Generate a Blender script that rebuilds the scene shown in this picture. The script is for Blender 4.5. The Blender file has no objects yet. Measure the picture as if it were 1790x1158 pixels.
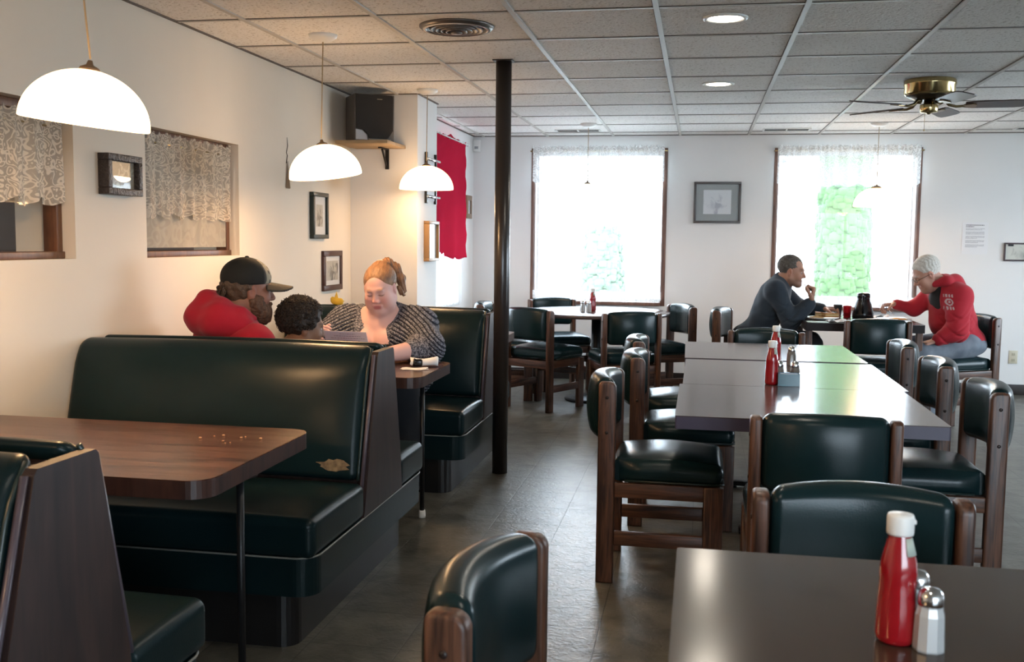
import bpy, bmesh, math, random
import numpy as np
from mathutils import Vector, Matrix

C = bpy.context.scene.collection
SC = bpy.context.scene
PI = math.pi
rnd = random.Random(7)

# ------------------------------------------------------------------ camera
def make_camera():
    yaw, pitch, roll, h, f = map(float, (10.41, 5.14, 0.65, 1.32, 1776.8))
    a, p, r = math.radians(yaw), math.radians(pitch), math.radians(roll)
    fw = Vector((-math.sin(a)*math.cos(p), math.cos(a)*math.cos(p), -math.sin(p)))
    rt = Vector((math.cos(a), math.sin(a), 0)); up = rt.cross(fw)
    R = math.cos(r)*rt + math.sin(r)*up; U = -math.sin(r)*rt + math.cos(r)*up
    cd = bpy.data.cameras.new('camera'); co = bpy.data.objects.new('camera', cd); C.objects.link(co)
    m = Matrix((R, U, -fw)).transposed().to_4x4(); m.translation = (0, 0, h)
    co.matrix_world = m
    cd.sensor_width = 36; cd.lens = 36*f/1790; cd.clip_start = .05; cd.clip_end = 200
    cd.dof.use_dof = True; cd.dof.focus_distance = 4.6; cd.dof.aperture_fstop = 8
    SC.camera = co
make_camera()

# ------------------------------------------------------------------ world, exposure
SKY = 11.0
w = bpy.data.worlds.new('world'); SC.world = w; w.use_nodes = True
wn = w.node_tree; wn.nodes.clear()
wo = wn.nodes.new('ShaderNodeOutputWorld'); wb = wn.nodes.new('ShaderNodeBackground')
wt = wn.nodes.new('ShaderNodeTexCoord'); wsx = wn.nodes.new('ShaderNodeSeparateXYZ'); wr = wn.nodes.new('ShaderNodeValToRGB')
wn.links.new(wt.outputs['Generated'], wsx.inputs[0]); wn.links.new(wsx.outputs['Z'], wr.inputs[0])
wr.color_ramp.elements[0].position = 0.0; wr.color_ramp.elements[0].color = (.76, .88, 1, 1)
wr.color_ramp.elements[1].position = .8; wr.color_ramp.elements[1].color = (.68, .84, 1, 1)
wn.links.new(wr.outputs[0], wb.inputs[0]); wb.inputs[1].default_value = SKY
wn.links.new(wb.outputs[0], wo.inputs[0])
SC.view_settings.view_transform = 'Standard'; SC.view_settings.look = 'None'; SC.view_settings.exposure = 0.74; SC.view_settings.gamma = 1; SC.view_settings.use_curve_mapping = False

SC.cycles.max_bounces = 9; SC.cycles.diffuse_bounces = 5; SC.cycles.glossy_bounces = 4
SC.cycles.transparent_max_bounces = 16; SC.cycles.transmission_bounces = 6
SC.cycles.caustics_reflective = False; SC.cycles.caustics_refractive = False
SC.cycles.sample_clamp_indirect = 12

def portal(loc, sx, sy, rot):
    l = bpy.data.lights.new('window_portal', 'AREA'); l.shape = 'RECTANGLE'; l.size = sx; l.size_y = sy
    l.cycles.is_portal = True
    o = bpy.data.objects.new('window_portal', l); C.objects.link(o); o.location = loc; o.rotation_euler = rot
# far wall windows (light enters along -Y), left bay window (along +X), the shop windows behind and right of the camera
portal((-.953, 9.83, 1.45), 1.27, 1.46, (PI/2, 0, PI))
portal((1.27, 9.83, 1.45), 1.27, 1.46, (PI/2, 0, PI))
portal((-2.40, 8.5, 1.45), 1.1, 1.5, (PI/2, 0, -PI/2))
portal((3.0, -3.0, 1.40), 4.0, 1.8, (-PI/2, 0, PI))
portal((5.35, 7.0, 1.45), 1.5, 3.2, (0, PI/2, 0))

# ------------------------------------------------------------------ materials
def nodes(m):
    m.use_nodes = True; nt = m.node_tree
    return nt, nt.nodes['Principled BSDF'], nt.nodes, nt.links
MATS = {}
def mat(name, col, rough=.5, metal=0, spec=.5, var=None, vscale=8, vstretch=(1,1,1), bump=0, bscale=60, bstretch=(1,1,1),
        coat=0, trans=0, ior=1.45, emit=None, estr=0, sheen=0, detail=4, rvar=0):
    if name in MATS: return MATS[name]
    m = bpy.data.materials.new(name); nt, P, N, L = nodes(m)
    P.inputs['Base Color'].default_value = (*col, 1); P.inputs['Roughness'].default_value = rough
    P.inputs['Metallic'].default_value = metal; P.inputs['Specular IOR Level'].default_value = spec
    P.inputs['Coat Weight'].default_value = coat; P.inputs['Transmission Weight'].default_value = trans
    P.inputs['IOR'].default_value = ior; P.inputs['Sheen Weight'].default_value = sheen
    if emit: P.inputs['Emission Color'].default_value = (*emit, 1); P.inputs['Emission Strength'].default_value = estr
    if var or bump or rvar:
        tc = N.new('ShaderNodeTexCoord')
    if var:
        mp = N.new('ShaderNodeMapping'); mp.inputs['Scale'].default_value = vstretch; L.new(tc.outputs['Object'], mp.inputs[0])
        ns = N.new('ShaderNodeTexNoise'); ns.inputs['Scale'].default_value = vscale; ns.inputs['Detail'].default_value = detail
        L.new(mp.outputs[0], ns.inputs[0])
        cr = N.new('ShaderNodeValToRGB'); cr.color_ramp.elements[0].position = .3; cr.color_ramp.elements[1].position = .7
        cr.color_ramp.elements[0].color = (*col, 1); cr.color_ramp.elements[1].color = (*var, 1)
        L.new(ns.outputs[0], cr.inputs[0]); L.new(cr.outputs[0], P.inputs['Base Color'])
        if rvar:
            mr = N.new('ShaderNodeMapRange'); mr.inputs[3].default_value = rough-rvar; mr.inputs[4].default_value = rough+rvar
            L.new(ns.outputs[0], mr.inputs[0]); L.new(mr.outputs[0], P.inputs['Roughness'])
    if bump:
        mp2 = N.new('ShaderNodeMapping'); mp2.inputs['Scale'].default_value = bstretch; L.new(tc.outputs['Object'], mp2.inputs[0])
        n2 = N.new('ShaderNodeTexNoise'); n2.inputs['Scale'].default_value = bscale; n2.inputs['Detail'].default_value = 3
        L.new(mp2.outputs[0], n2.inputs[0])
        b = N.new('ShaderNodeBump'); b.inputs['Strength'].default_value = bump; b.inputs['Distance'].default_value = .01
        L.new(n2.outputs[0], b.inputs['Height']); L.new(b.outputs[0], P.inputs['Normal'])
    MATS[name] = m
    return m

def wood(name, c1, c2, stretch, rough=.4, scale=14, coat=0):
    """grain running along the axis with the small stretch"""
    if name in MATS: return MATS[name]
    m = bpy.data.materials.new(name); nt, P, N, L = nodes(m)
    tc = N.new('ShaderNodeTexCoord'); mp = N.new('ShaderNodeMapping'); mp.inputs['Scale'].default_value = stretch
    L.new(tc.outputs['Object'], mp.inputs[0])
    n1 = N.new('ShaderNodeTexNoise'); n1.inputs['Scale'].default_value = scale; n1.inputs['Detail'].default_value = 6; n1.inputs['Distortion'].default_value = 1.2
    n2 = N.new('ShaderNodeTexNoise'); n2.inputs['Scale'].default_value = scale*5; n2.inputs['Detail'].default_value = 3
    L.new(mp.outputs[0], n1.inputs[0]); L.new(mp.outputs[0], n2.inputs[0])
    mx = N.new('ShaderNodeMath'); mx.operation = 'MULTIPLY_ADD'; mx.inputs[1].default_value = .35
    L.new(n2.outputs[0], mx.inputs[0]); L.new(n1.outputs[0], mx.inputs[2])
    cr = N.new('ShaderNodeValToRGB'); e = cr.color_ramp.elements
    e[0].position = .45; e[0].color = (*c1, 1); e[1].position = .85; e[1].color = (*c2, 1)
    L.new(mx.outputs[0], cr.inputs[0]); L.new(cr.outputs[0], P.inputs['Base Color'])
    P.inputs['Roughness'].default_value = rough; P.inputs['Coat Weight'].default_value = coat
    b = N.new('ShaderNodeBump'); b.inputs['Strength'].default_value = .12; b.inputs['Distance'].default_value = .004
    L.new(mx.outputs[0], b.inputs['Height']); L.new(b.outputs[0], P.inputs['Normal'])
    MATS[name] = m
    return m

M_wall = mat('painted_plaster', (.76,.755,.745), .85, var=(.73,.725,.715), vscale=2, bump=.05, bscale=30)
M_wall_left = mat('warm_lit_plaster', (.69,.635,.545), .85, var=(.66,.605,.52), vscale=2, bump=.05, bscale=30)  # white plaster, with the warm pendant light put into its colour
M_vinyl = mat('green_vinyl', (.0042,.0150,.0170), .27, spec=.30, var=(.0056,.0190,.0215), vscale=5, bump=.04, bscale=260)
M_vinyl_booth = mat('booth_vinyl', (.0040,.0125,.0145), .30, spec=.22, var=(.0052,.0150,.0165), vscale=4, bump=.04, bscale=220)
M_welt = mat('vinyl_welt', (.012,.024,.022), .3)
M_oak_z = wood('chair_oak_upright', (.150,.062,.032), (.022,.009,.006), (1,1,.07), .42, 42, 0)
M_oak_y = wood('chair_oak_rail', (.150,.062,.032), (.022,.009,.006), (1,.07,1), .42, 42, 0)
M_oak_x = wood('chair_oak_cross', (.150,.062,.032), (.022,.009,.006), (.07,1,1), .42, 42, 0)
M_bolt = mat('bolt_plug', (.02,.012,.01), .4)
M_lam = mat('plum_laminate', (.060,.043,.043), .17, var=(.10,.075,.075), vscale=3, vstretch=(1,9,1), spec=.5, bump=.012, bscale=90)
M_lam_edge = mat('plum_laminate_edge', (.052,.044,.072), .35)
M_lam2 = mat('brown_laminate', (.036,.024,.017), .16, var=(.056,.038,.027), vscale=2.2, vstretch=(2,6,1), spec=.38)
M_lam2_edge = mat('brown_laminate_edge', (.03,.02,.015), .35)
M_walnut = wood('walnut_laminate', (.150,.064,.036), (.026,.010,.007), (.10,1,1), .24, 20)
M_walnut_edge = wood('walnut_laminate_edge', (.055,.022,.015), (.016,.007,.006), (1,1,.15), .35, 18)
M_panel = wood('booth_panel_wood', (.040,.020,.016), (.014,.007,.007), (1,1,.12), .42, 14)
M_trimwood = wood('window_frame_wood', (.17,.075,.035), (.07,.028,.014), (1,1,.15), .45, 20)
M_frame_dark = wood('far_window_wood', (.20,.10,.068), (.09,.045,.034), (1,1,.12), .5, 20)
M_blackmetal = mat('black_metal', (.012,.012,.013), .4, metal=.3)
M_polebrown = mat('brown_painted_steel', (.022,.017,.015), .28, spec=.6, bump=.05, bscale=40)
M_white = mat('white_enamel', (.75,.75,.73), .35)
M_whiteplastic = mat('white_plastic', (.72,.70,.66), .4)
M_chrome = mat('chrome', (.75,.75,.76), .15, metal=1)
M_brass = mat('brass', (.55,.42,.20), .18, metal=1)
M_paper = mat('paper', (.75,.75,.76), .8)
M_black = mat('black_plastic', (.006,.006,.007), .22)
M_kick = mat('black_kickboard', (.010,.009,.009), .35)
M_glass = None
def glass_mat():
    m = bpy.data.materials.new('window_glass'); m.use_nodes = True; nt = m.node_tree; nt.nodes.clear(); N = nt.nodes; L = nt.links
    o = N.new('ShaderNodeOutputMaterial'); t = N.new('ShaderNodeBsdfTransparent'); g = N.new('ShaderNodeBsdfGlossy'); mx = N.new('ShaderNodeMixShader')
    lw_ = N.new('ShaderNodeLayerWeight'); pw = N.new('ShaderNodeMath'); pw.operation = 'POWER'; pw.inputs[1].default_value = 5; L.new(lw_.outputs['Facing'], pw.inputs[0])
    fr = N.new('ShaderNodeMath'); fr.operation = 'MULTIPLY_ADD'; fr.inputs[1].default_value = .9; fr.inputs[2].default_value = .012; L.new(pw.outputs[0], fr.inputs[0])
    g.inputs['Roughness'].default_value = .02; t.inputs[0].default_value = (.95,.96,.96,1)
    L.new(fr.outputs[0], mx.inputs[0]); L.new(t.outputs[0], mx.inputs[1]); L.new(g.outputs[0], mx.inputs[2]); L.new(mx.outputs[0], o.inputs[0])
    return m
M_glass = glass_mat()
def sheer_mat(name, col, opac, pattern=None, scale=20, translu=.6):
    """fabric: thread coverage (opac) of diffuse+translucent white, the rest lets light straight through"""
    m = bpy.data.materials.new(name); m.use_nodes = True; nt = m.node_tree; nt.nodes.clear(); N = nt.nodes; L = nt.links
    o = N.new('ShaderNodeOutputMaterial'); t = N.new('ShaderNodeBsdfTransparent')
    d = N.new('ShaderNodeBsdfDiffuse'); tr = N.new('ShaderNodeBsdfTranslucent'); d.inputs[0].default_value = (*col,1); tr.inputs[0].default_value = (*col,1)
    dm = N.new('ShaderNodeMixShader'); dm.inputs[0].default_value = translu; L.new(d.outputs[0], dm.inputs[1]); L.new(tr.outputs[0], dm.inputs[2])
    mx = N.new('ShaderNodeMixShader'); mx.inputs[0].default_value = opac
    L.new(t.outputs[0], mx.inputs[1]); L.new(dm.outputs[0], mx.inputs[2]); L.new(mx.outputs[0], o.inputs[0])
    if pattern:
        tc = N.new('ShaderNodeTexCoord'); ns = N.new('ShaderNodeTexNoise'); ns.inputs['Scale'].default_value = scale*.45; ns.inputs['Detail'].default_value = 1
        L.new(tc.outputs['UV'], ns.inputs[0])
        va = N.new('ShaderNodeMixRGB'); va.inputs[0].default_value = .16; L.new(tc.outputs['UV'], va.inputs[1]); L.new(ns.outputs[1], va.inputs[2])
        vo = N.new('ShaderNodeTexVoronoi'); vo.inputs['Scale'].default_value = scale; vo.inputs['Randomness'].default_value = .8; L.new(va.outputs[0], vo.inputs[0])
        # curling threads: bands of the distorted cell distance
        mu = N.new('ShaderNodeMath'); mu.operation = 'MULTIPLY'; mu.inputs[1].default_value = 15; L.new(vo.outputs['Distance'], mu.inputs[0])
        sn = N.new('ShaderNodeMath'); sn.operation = 'SINE'; L.new(mu.outputs[0], sn.inputs[0])
        cr = N.new('ShaderNodeMapRange'); cr.inputs[1].default_value = -.1; cr.inputs[2].default_value = .5
        cr.inputs[3].default_value = pattern[0]; cr.inputs[4].default_value = pattern[1]
        L.new(sn.outputs[0], cr.inputs[0]); L.new(cr.outputs[0], mx.inputs[0])
    return m
M_sheer = sheer_mat('sheer_curtain', (.92,.94,.95), .14, None, translu=.15)
M_lace_far = sheer_mat('far_lace', (.88,.90,.90), .8, (.62,.97), 26, .10)
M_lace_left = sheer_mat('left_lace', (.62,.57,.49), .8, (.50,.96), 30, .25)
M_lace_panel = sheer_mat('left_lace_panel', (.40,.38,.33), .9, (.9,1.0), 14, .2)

# ------------------------------------------------------------------ object helpers
def link(o, parent=None):
    C.objects.link(o)
    if parent is not None: o.parent = parent
    return o
def mesh_obj(name, verts, faces, m, parent=None, smooth=False, loc=None, rot=None):
    me = bpy.data.meshes.new(name); me.from_pydata([tuple(v) for v in verts], [], [tuple(f) for f in faces]); me.update()
    if m: me.materials.append(m)
    if smooth: me.polygons.foreach_set('use_smooth', [True]*len(me.polygons))
    o = bpy.data.objects.new(name, me)
    if loc is not None: o.location = loc
    if rot is not None: o.rotation_euler = rot
    return link(o, parent)
def tag(o, label, cat, group=None):
    o['label'] = label; o['category'] = cat
    if group: o['group'] = group
    return o
def struct(o): o['kind'] = 'structure'; return o
def thing(name, label, cat, loc=(0,0,0), rz=0, group=None):
    o = bpy.data.objects.new(name, None); o.empty_display_size = .1; C.objects.link(o)
    o.location = loc; o.rotation_euler = (0,0,rz)
    return tag(o, label, cat, group)
def dup(root, loc, rz, label, group=None):
    def cp(o, par):
        c = o.copy(); C.objects.link(c); c.parent = par
        for ch in list(o.children): cp(ch, c)
        return c
    r = cp(root, None); r.location = loc; r.rotation_euler = (0,0,rz); r['label'] = label
    if group: r['group'] = group
    return r

class MB:
    """collects shapes into one mesh"""
    def __init__(s): s.v = []; s.f = []; s.sm = []
    def add(s, V, F, smooth=False, M=None):
        n = len(s.v)
        for v in V:
            v = Vector(v)
            if M is not None: v = M @ v
            s.v.append(tuple(v))
        for f in F: s.f.append([i+n for i in f]); s.sm.append(smooth)
        return s
    def box(s, a, b, bev=0, M=None, seg=2):
        bm = bmesh.new(); bmesh.ops.create_cube(bm, size=1)
        cx = [(a[i]+b[i])/2 for i in range(3)]; d = [abs(b[i]-a[i]) for i in range(3)]
        for v in bm.verts: v.co = Vector((cx[i]+v.co[i]*d[i] for i in range(3)))
        if bev:
            bmesh.ops.bevel(bm, geom=bm.edges[:], offset=min(bev, min(d)*.49), segments=seg, affect='EDGES', profile=.5)
        bm.verts.index_update()
        s.add([v.co[:] for v in bm.verts], [[v.index for v in f.verts] for f in bm.faces], bev > 0, M); bm.free(); return s
    def lathe(s, prof, c=(0,0,0), n=24, M=None, smooth=True):
        V = []; F = []; k = len(prof)
        for i in range(n):
            a = 2*PI*i/n
            for r, z in prof: V.append((c[0]+r*math.cos(a), c[1]+r*math.sin(a), c[2]+z))
        for i in range(n):
            j = (i+1) % n
            for q in range(k-1): F.append([i*k+q, j*k+q, j*k+q+1, i*k+q+1])
        F.append([i*k for i in range(n)][::-1]); F.append([i*k+k-1 for i in range(n)])
        return s.add(V, F, smooth, M)
    def tube(s, pts, r, n=10, M=None, closed=False):
        pts = [Vector(p) for p in pts]; R = r if isinstance(r, (list, tuple)) else [r]*len(pts)
        V = []; F = []; prev = None; k = len(pts)
        for i, p in enumerate(pts):
            if closed: t = pts[(i+1) % k] - pts[i-1]
            else: t = pts[min(i+1, k-1)] - pts[max(i-1, 0)]
            t.normalize()
            if prev is None: u = t.orthogonal().normalized()
            else:
                u = prev - t*prev.dot(t)
                u = u.normalized() if u.length > 1e-6 else t.orthogonal().normalized()
            prev = u; w2 = t.cross(u)
            for j in range(n):
                a = 2*PI*j/n; V.append(p + (u*math.cos(a) + w2*math.sin(a))*R[i])
        for i in range(k if closed else k-1):
            i2 = (i+1) % k
            for j in range(n): F.append([i*n+j, i*n+(j+1) % n, i2*n+(j+1) % n, i2*n+j])
        if not closed:
            F.append(list(range(n))[::-1]); F.append([(k-1)*n+j for j in range(n)])
        return s.add(V, F, True, M)
    def rbox(s, h, r, fn=None, c=(0,0,0), nin=5, nc=3, M=None):
        """rounded box, half sizes h, corner radius r; fn deforms each point"""
        def pr(hh):
            inner = max(hh-r, 0)
            a = [inner + r*math.tan(PI/4*i/nc) for i in range(nc, 0, -1)]
            mid = [inner*(1-2*i/nin) for i in range(nin+1)]
            return a + mid + [-x for x in reversed(a)]
        P = [pr(x) for x in h]; V = []; F = []; idx = {}
        def vid(p):
            key = tuple(round(x, 6) for x in p)
            if key in idx: return idx[key]
            q = [max(-(h[i]-r), min(h[i]-r, p[i])) for i in range(3)]
            d = Vector([p[i]-q[i] for i in range(3)])
            if d.length > 1e-9: d = d.normalized()*r
            o = [q[i]+d[i] for i in range(3)]
            if fn: o = fn(*o)
            V.append((o[0]+c[0], o[1]+c[1], o[2]+c[2])); idx[key] = len(V)-1; return idx[key]
        for ax in range(3):
            u, v = (ax+1) % 3, (ax+2) % 3
            for sg in (1, -1):
                for i in range(len(P[u])-1):
                    for j in range(len(P[v])-1):
                        q = []
                        for (a, b) in ((i,j),(i+1,j),(i+1,j+1),(i,j+1)):
                            p = [0,0,0]; p[ax] = sg*h[ax]; p[u] = P[u][a]; p[v] = P[v][b]; q.append(vid(p))
                        F.append(q if sg > 0 else q[::-1])
        return s.add(V, F, True, M)
    def prism(s, poly, z0, z1, M=None, smooth=False):
        n = len(poly); V = [(x,y,z0) for x,y in poly] + [(x,y,z1) for x,y in poly]
        F = [list(range(n))[::-1], list(range(n, 2*n))] + [[i, (i+1) % n, (i+1) % n+n, i+n] for i in range(n)]
        return s.add(V, F, smooth, M)
    def build(s, name, m, parent=None, loc=None, rot=None):
        me = bpy.data.meshes.new(name); me.from_pydata(s.v, [], s.f); me.update()
        me.polygons.foreach_set('use_smooth', s.sm)
        if m: me.materials.append(m)
        if any(s.sm) and not all(s.sm): pass
        o = bpy.data.objects.new(name, me)
        if loc is not None: o.location = loc
        if rot is not None: o.rotation_euler = rot
        return link(o, parent)
def rrect(x0, y0, x1, y1, r, n=6, corners=(1,1,1,1)):
    """rounded rectangle outline; corners order: x1y1, x0y1, x0y0, x1y0"""
    P = []
    for k, (cx, cy, a0) in enumerate(((x1-r, y1-r, 0), (x0+r, y1-r, 90), (x0+r, y0+r, 180), (x1-r, y0+r, 270))):
        if corners[k]:
            for i in range(n+1):
                a = math.radians(a0+90*i/n); P.append((cx+r*math.cos(a), cy+r*math.sin(a)))
        else: P.append([(x1,y1),(x0,y1),(x0,y0),(x1,y0)][k])
    return P

# ------------------------------------------------------------------ the room
ZC = 2.298; XL = -2.39; YF = 9.59; YA = 6.765; YB = 7.28; XA = -1.911; XS = -2.155; KL = 1.039
def lw(y): return y*KL
def lz(z): return 1.32+(z-1.32)*KL
XR = 5.3; YN = -2.95
def wall_holes(name, M, U, Z, holes, th, m=None):
    """wall in the local plane x=u, z=z, facing -y; thickness th towards +y; holes = (u0,u1,z0,z1)"""
    us = sorted({U[0], U[1], *[h[0] for h in holes], *[h[1] for h in holes]})
    zs = sorted({Z[0], Z[1], *[h[2] for h in holes], *[h[3] for h in holes]})
    def hole(i, j):
        if i < 0 or j < 0 or i >= len(us)-1 or j >= len(zs)-1: return True
        cu, cz = (us[i]+us[i+1])/2, (zs[j]+zs[j+1])/2
        return any(h[0] < cu < h[1] and h[2] < cz < h[3] for h in holes)
    V = []; F = []; ix = {}
    def v(u, y, z):
        k = (u, y, z)
        if k not in ix: ix[k] = len(V); V.append(M @ Vector(k))
        return ix[k]
    for i in range(len(us)-1):
        for j in range(len(zs)-1):
            if hole(i, j): continue
            a, b, c, d = us[i], us[i+1], zs[j], zs[j+1]
            F.append([v(a,0,c), v(b,0,c), v(b,0,d), v(a,0,d)]); F.append([v(a,th,c), v(a,th,d), v(b,th,d), v(b,th,c)])
            if hole(i-1, j): F.append([v(a,0,c), v(a,0,d), v(a,th,d), v(a,th,c)])
            if hole(i+1, j): F.append([v(b,0,c), v(b,th,c), v(b,th,d), v(b,0,d)])
            if hole(i, j-1): F.append([v(a,0,c), v(a,th,c), v(b,th,c), v(b,0,c)])
            if hole(i, j+1): F.append([v(a,0,d), v(b,0,d), v(b,th,d), v(a,th,d)])
    return struct(mesh_obj(name, V, F, m or M_wall))
def facing(axis, pos):
    # local x->u, local -y -> into the room
    if axis == '+x': return Matrix.Translation((pos,0,0)) @ Matrix.Rotation(PI/2, 4, 'Z')     # wall faces +X, u = Y
    if axis == '-y': return Matrix.Translation((0,pos,0))                                     # faces -Y, u = X
    if axis == '-x': return Matrix.Translation((pos,0,0)) @ Matrix.Rotation(-PI/2, 4, 'Z')    # faces -X, u = -Y
    if axis == '+y': return Matrix.Translation((0,pos,0)) @ Matrix.Rotation(PI, 4, 'Z')       # faces +Y, u = -X
WIN1 = (-1.590, -.317, .717, 2.180); WIN2 = (.640, 1.910, .717, 2.175)
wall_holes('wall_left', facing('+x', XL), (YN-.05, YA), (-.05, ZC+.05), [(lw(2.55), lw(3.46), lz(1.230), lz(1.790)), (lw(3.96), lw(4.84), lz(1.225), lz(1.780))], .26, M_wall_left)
wall_holes('wall_far', facing('-y', YF), (XS-.3, XR+.3), (-.05, ZC+.05), [WIN1, WIN2], .22)
wall_holes('wall_bay', facing('+x', XS), (YB, YF), (-.05, ZC+.05), [(7.95, 9.02, .72, 2.20)], .22)
wall_holes('wall_right', facing('-x', XR), (-YF, -YN), (-.05, ZC+.05), [(-8.6, -5.4, .7, 2.15)], .2)
wall_holes('wall_back', facing('+y', YN), (-XR, -XL), (-.05, ZC+.05), [(-5.0, -1.0, .5, 2.2)], .2)
b = MB(); b.box((XL-.26, YA, -.05), (XA, YB, ZC+.05)); struct(b.build('wall_corner', M_wall))

def floor_mat():
    m = bpy.data.materials.new('embossed_floor_tile'); nt, P, N, L = nodes(m)
    tc = N.new('ShaderNodeTexCoord')
    n1 = N.new('ShaderNodeTexNoise'); n1.inputs['Scale'].default_value = 1.3; n1.inputs['Detail'].default_value = 5
    n2 = N.new('ShaderNodeTexNoise'); n2.inputs['Scale'].default_value = 9; n2.inputs['Detail'].default_value = 7; n2.inputs['Distortion'].default_value = .6
    for n in (n1, n2): L.new(tc.outputs['Object'], n.inputs[0])
    mx = N.new('ShaderNodeMath'); mx.operation = 'MULTIPLY_ADD'; mx.inputs[1].default_value = .5; L.new(n1.outputs[0], mx.inputs[0]); L.new(n2.outputs[0], mx.inputs[2])
    cr = N.new('ShaderNodeValToRGB'); e = cr.color_ramp.elements; e[0].position = .55; e[0].color = (.060,.055,.043,1); e[1].position = .95; e[1].color = (.155,.145,.118,1)
    L.new(mx.outputs[0], cr.inputs[0])
    br = N.new('ShaderNodeTexBrick'); br.offset = 0; br.inputs['Scale'].default_value = 1
    br.inputs['Brick Width'].default_value = .305; br.inputs['Row Height'].default_value = .305; br.inputs['Mortar Size'].default_value = .0022; br.inputs['Mortar Smooth'].default_value = .3
    L.new(tc.outputs['Object'], br.inputs[0])
    br.inputs['Color1'].default_value = (1,1,1,1); br.inputs['Color2'].default_value = (.86,.86,.86,1); br.inputs['Mortar'].default_value = (.35,.35,.35,1)
    ml = N.new('ShaderNodeMixRGB'); ml.blend_type = 'MULTIPLY'; ml.inputs[0].default_value = 1
    L.new(cr.outputs[0], ml.inputs[1]); L.new(br.outputs[0], ml.inputs[2]); L.new(ml.outputs[0], P.inputs['Base Color'])
    n3 = N.new('ShaderNodeTexNoise'); n3.inputs['Scale'].default_value = 28; n3.inputs['Detail'].default_value = 6; n3.inputs['Distortion'].default_value = 1.5; L.new(tc.outputs['Object'], n3.inputs[0])
    ad = N.new('ShaderNodeMath'); ad.operation = 'MULTIPLY_ADD'; ad.inputs[1].default_value = -.8; L.new(br.outputs['Fac'], ad.inputs[0]); L.new(n3.outputs[0], ad.inputs[2])
    b = N.new('ShaderNodeBump'); b.inputs['Strength'].default_value = .42; b.inputs['Distance'].default_value = .004; L.new(ad.outputs[0], b.inputs['Height']); L.new(b.outputs[0], P.inputs['Normal'])
    P.inputs['Roughness'].default_value = .32; P.inputs['Specular IOR Level'].default_value = .55
    return m
b = MB(); b.box((XL-.3, YN-.1, -.12), (XR+.2, YF+.2, 0)); struct(b.build('floor', floor_mat()))

# ceiling: lay-in tiles in a metal grid
GX0, GY0, GS = -2.054, 9.32, .615
def ceil_mat():
    m = bpy.data.materials.new('ceiling_tile'); nt, P, N, L = nodes(m)
    tc = N.new('ShaderNodeTexCoord'); mp = N.new('ShaderNodeMapping'); mp.inputs['Location'].default_value = (-GX0/GS+40, -GY0/GS+40, 0); mp.inputs['Scale'].default_value = (1/GS, 1/GS, 0)
    L.new(tc.outputs['Object'], mp.inputs[0])
    fl = N.new('ShaderNodeVectorMath'); fl.operation = 'FLOOR'; L.new(mp.outputs[0], fl.inputs[0])
    wn_ = N.new('ShaderNodeTexWhiteNoise'); wn_.noise_dimensions = '3D'; L.new(fl.outputs[0], wn_.inputs[0])
    cr = N.new('ShaderNodeValToRGB'); e = cr.color_ramp.elements; e[0].color = (.77,.74,.70,1); e[1].color = (.86,.845,.82,1); L.new(wn_.outputs[0], cr.inputs[0])
    vo = N.new('ShaderNodeTexNoise'); vo.inputs['Scale'].default_value = 75; vo.inputs['Detail'].default_value = 3; L.new(tc.outputs['Object'], vo.inputs[0])
    c2 = N.new('ShaderNodeValToRGB'); e = c2.color_ramp.elements; e[0].position = .34; e[0].color = (.5,.46,.42,1); e[1].position = .42; e[1].color = (1,1,1,1); L.new(vo.outputs[0], c2.inputs[0])
    ml = N.new('ShaderNodeMixRGB'); ml.blend_type = 'MULTIPLY'; ml.inputs[0].default_value = .7; L.new(cr.outputs[0], ml.inputs[1]); L.new(c2.outputs[0], ml.inputs[2]); L.new(ml.outputs[0], P.inputs['Base Color'])
    b = N.new('ShaderNodeBump'); b.inputs['Strength'].default_value = .5; b.inputs['Distance'].default_value = .01; L.new(vo.outputs[0], b.inputs['Height']); L.new(b.outputs[0], P.inputs['Normal'])
    P.inputs['Roughness'].default_value = .8
    return m
b = MB(); b.box((XL-.3, YN-.1, ZC), (XR+.2, YF+.2, ZC+.08)); struct(b.build('ceiling', ceil_mat()))
M_grid = mat('ceiling_grid_metal', (.50,.47,.43), .45)
b = MB()
x = GX0
while x < XR: b.box((x-.0115, YN, ZC-.007), (x+.0115, YF, ZC+.001)); x += GS
x = GX0 - GS
y = GY0
while y > YN: b.box((XL, y-.0095, ZC-.0045), (XR, y+.0095, ZC+.001)); y -= GS
struct(b.build('trim_1', M_grid))
M_grid_shadow = mat('painted_grid_shadow', (.05,.045,.04), .7)  # dark strips along the bars: the grid's shadow gap, painted in
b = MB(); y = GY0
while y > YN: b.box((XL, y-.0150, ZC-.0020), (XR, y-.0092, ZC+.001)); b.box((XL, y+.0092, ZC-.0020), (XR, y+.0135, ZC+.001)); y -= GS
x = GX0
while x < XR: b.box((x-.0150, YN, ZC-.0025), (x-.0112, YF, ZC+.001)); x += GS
struct(b.build('trim_2', M_grid_shadow))
# wall angle of the grid
b = MB()
for a_, c_ in (((XL, YN), (XL+.015, YA)), ((XL, YA-.015), (XA, YA)), ((XA, YA), (XA+.015, YB)), ((XS, YB), (XS+.015, YF)), ((XS, YF-.015), (XR, YF))):
    b.box((a_[0], a_[1], ZC-.006), (c_[0], c_[1], ZC+.001))
struct(b.build('trim_3', mat('wall_angle', (.12,.10,.085), .6)))
# baseboards
M_base = mat('dark_baseboard', (.020,.014,.012), .4)
b = MB(); b.box((XS, YF-.012, 0), (XR, YF, .092), .003); struct(b.build('baseboard_far', M_base))
b = MB(); b.box((XS, YB, 0), (XS+.012, YF-.013, .092), .003); struct(b.build('baseboard_left', M_base))

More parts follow.
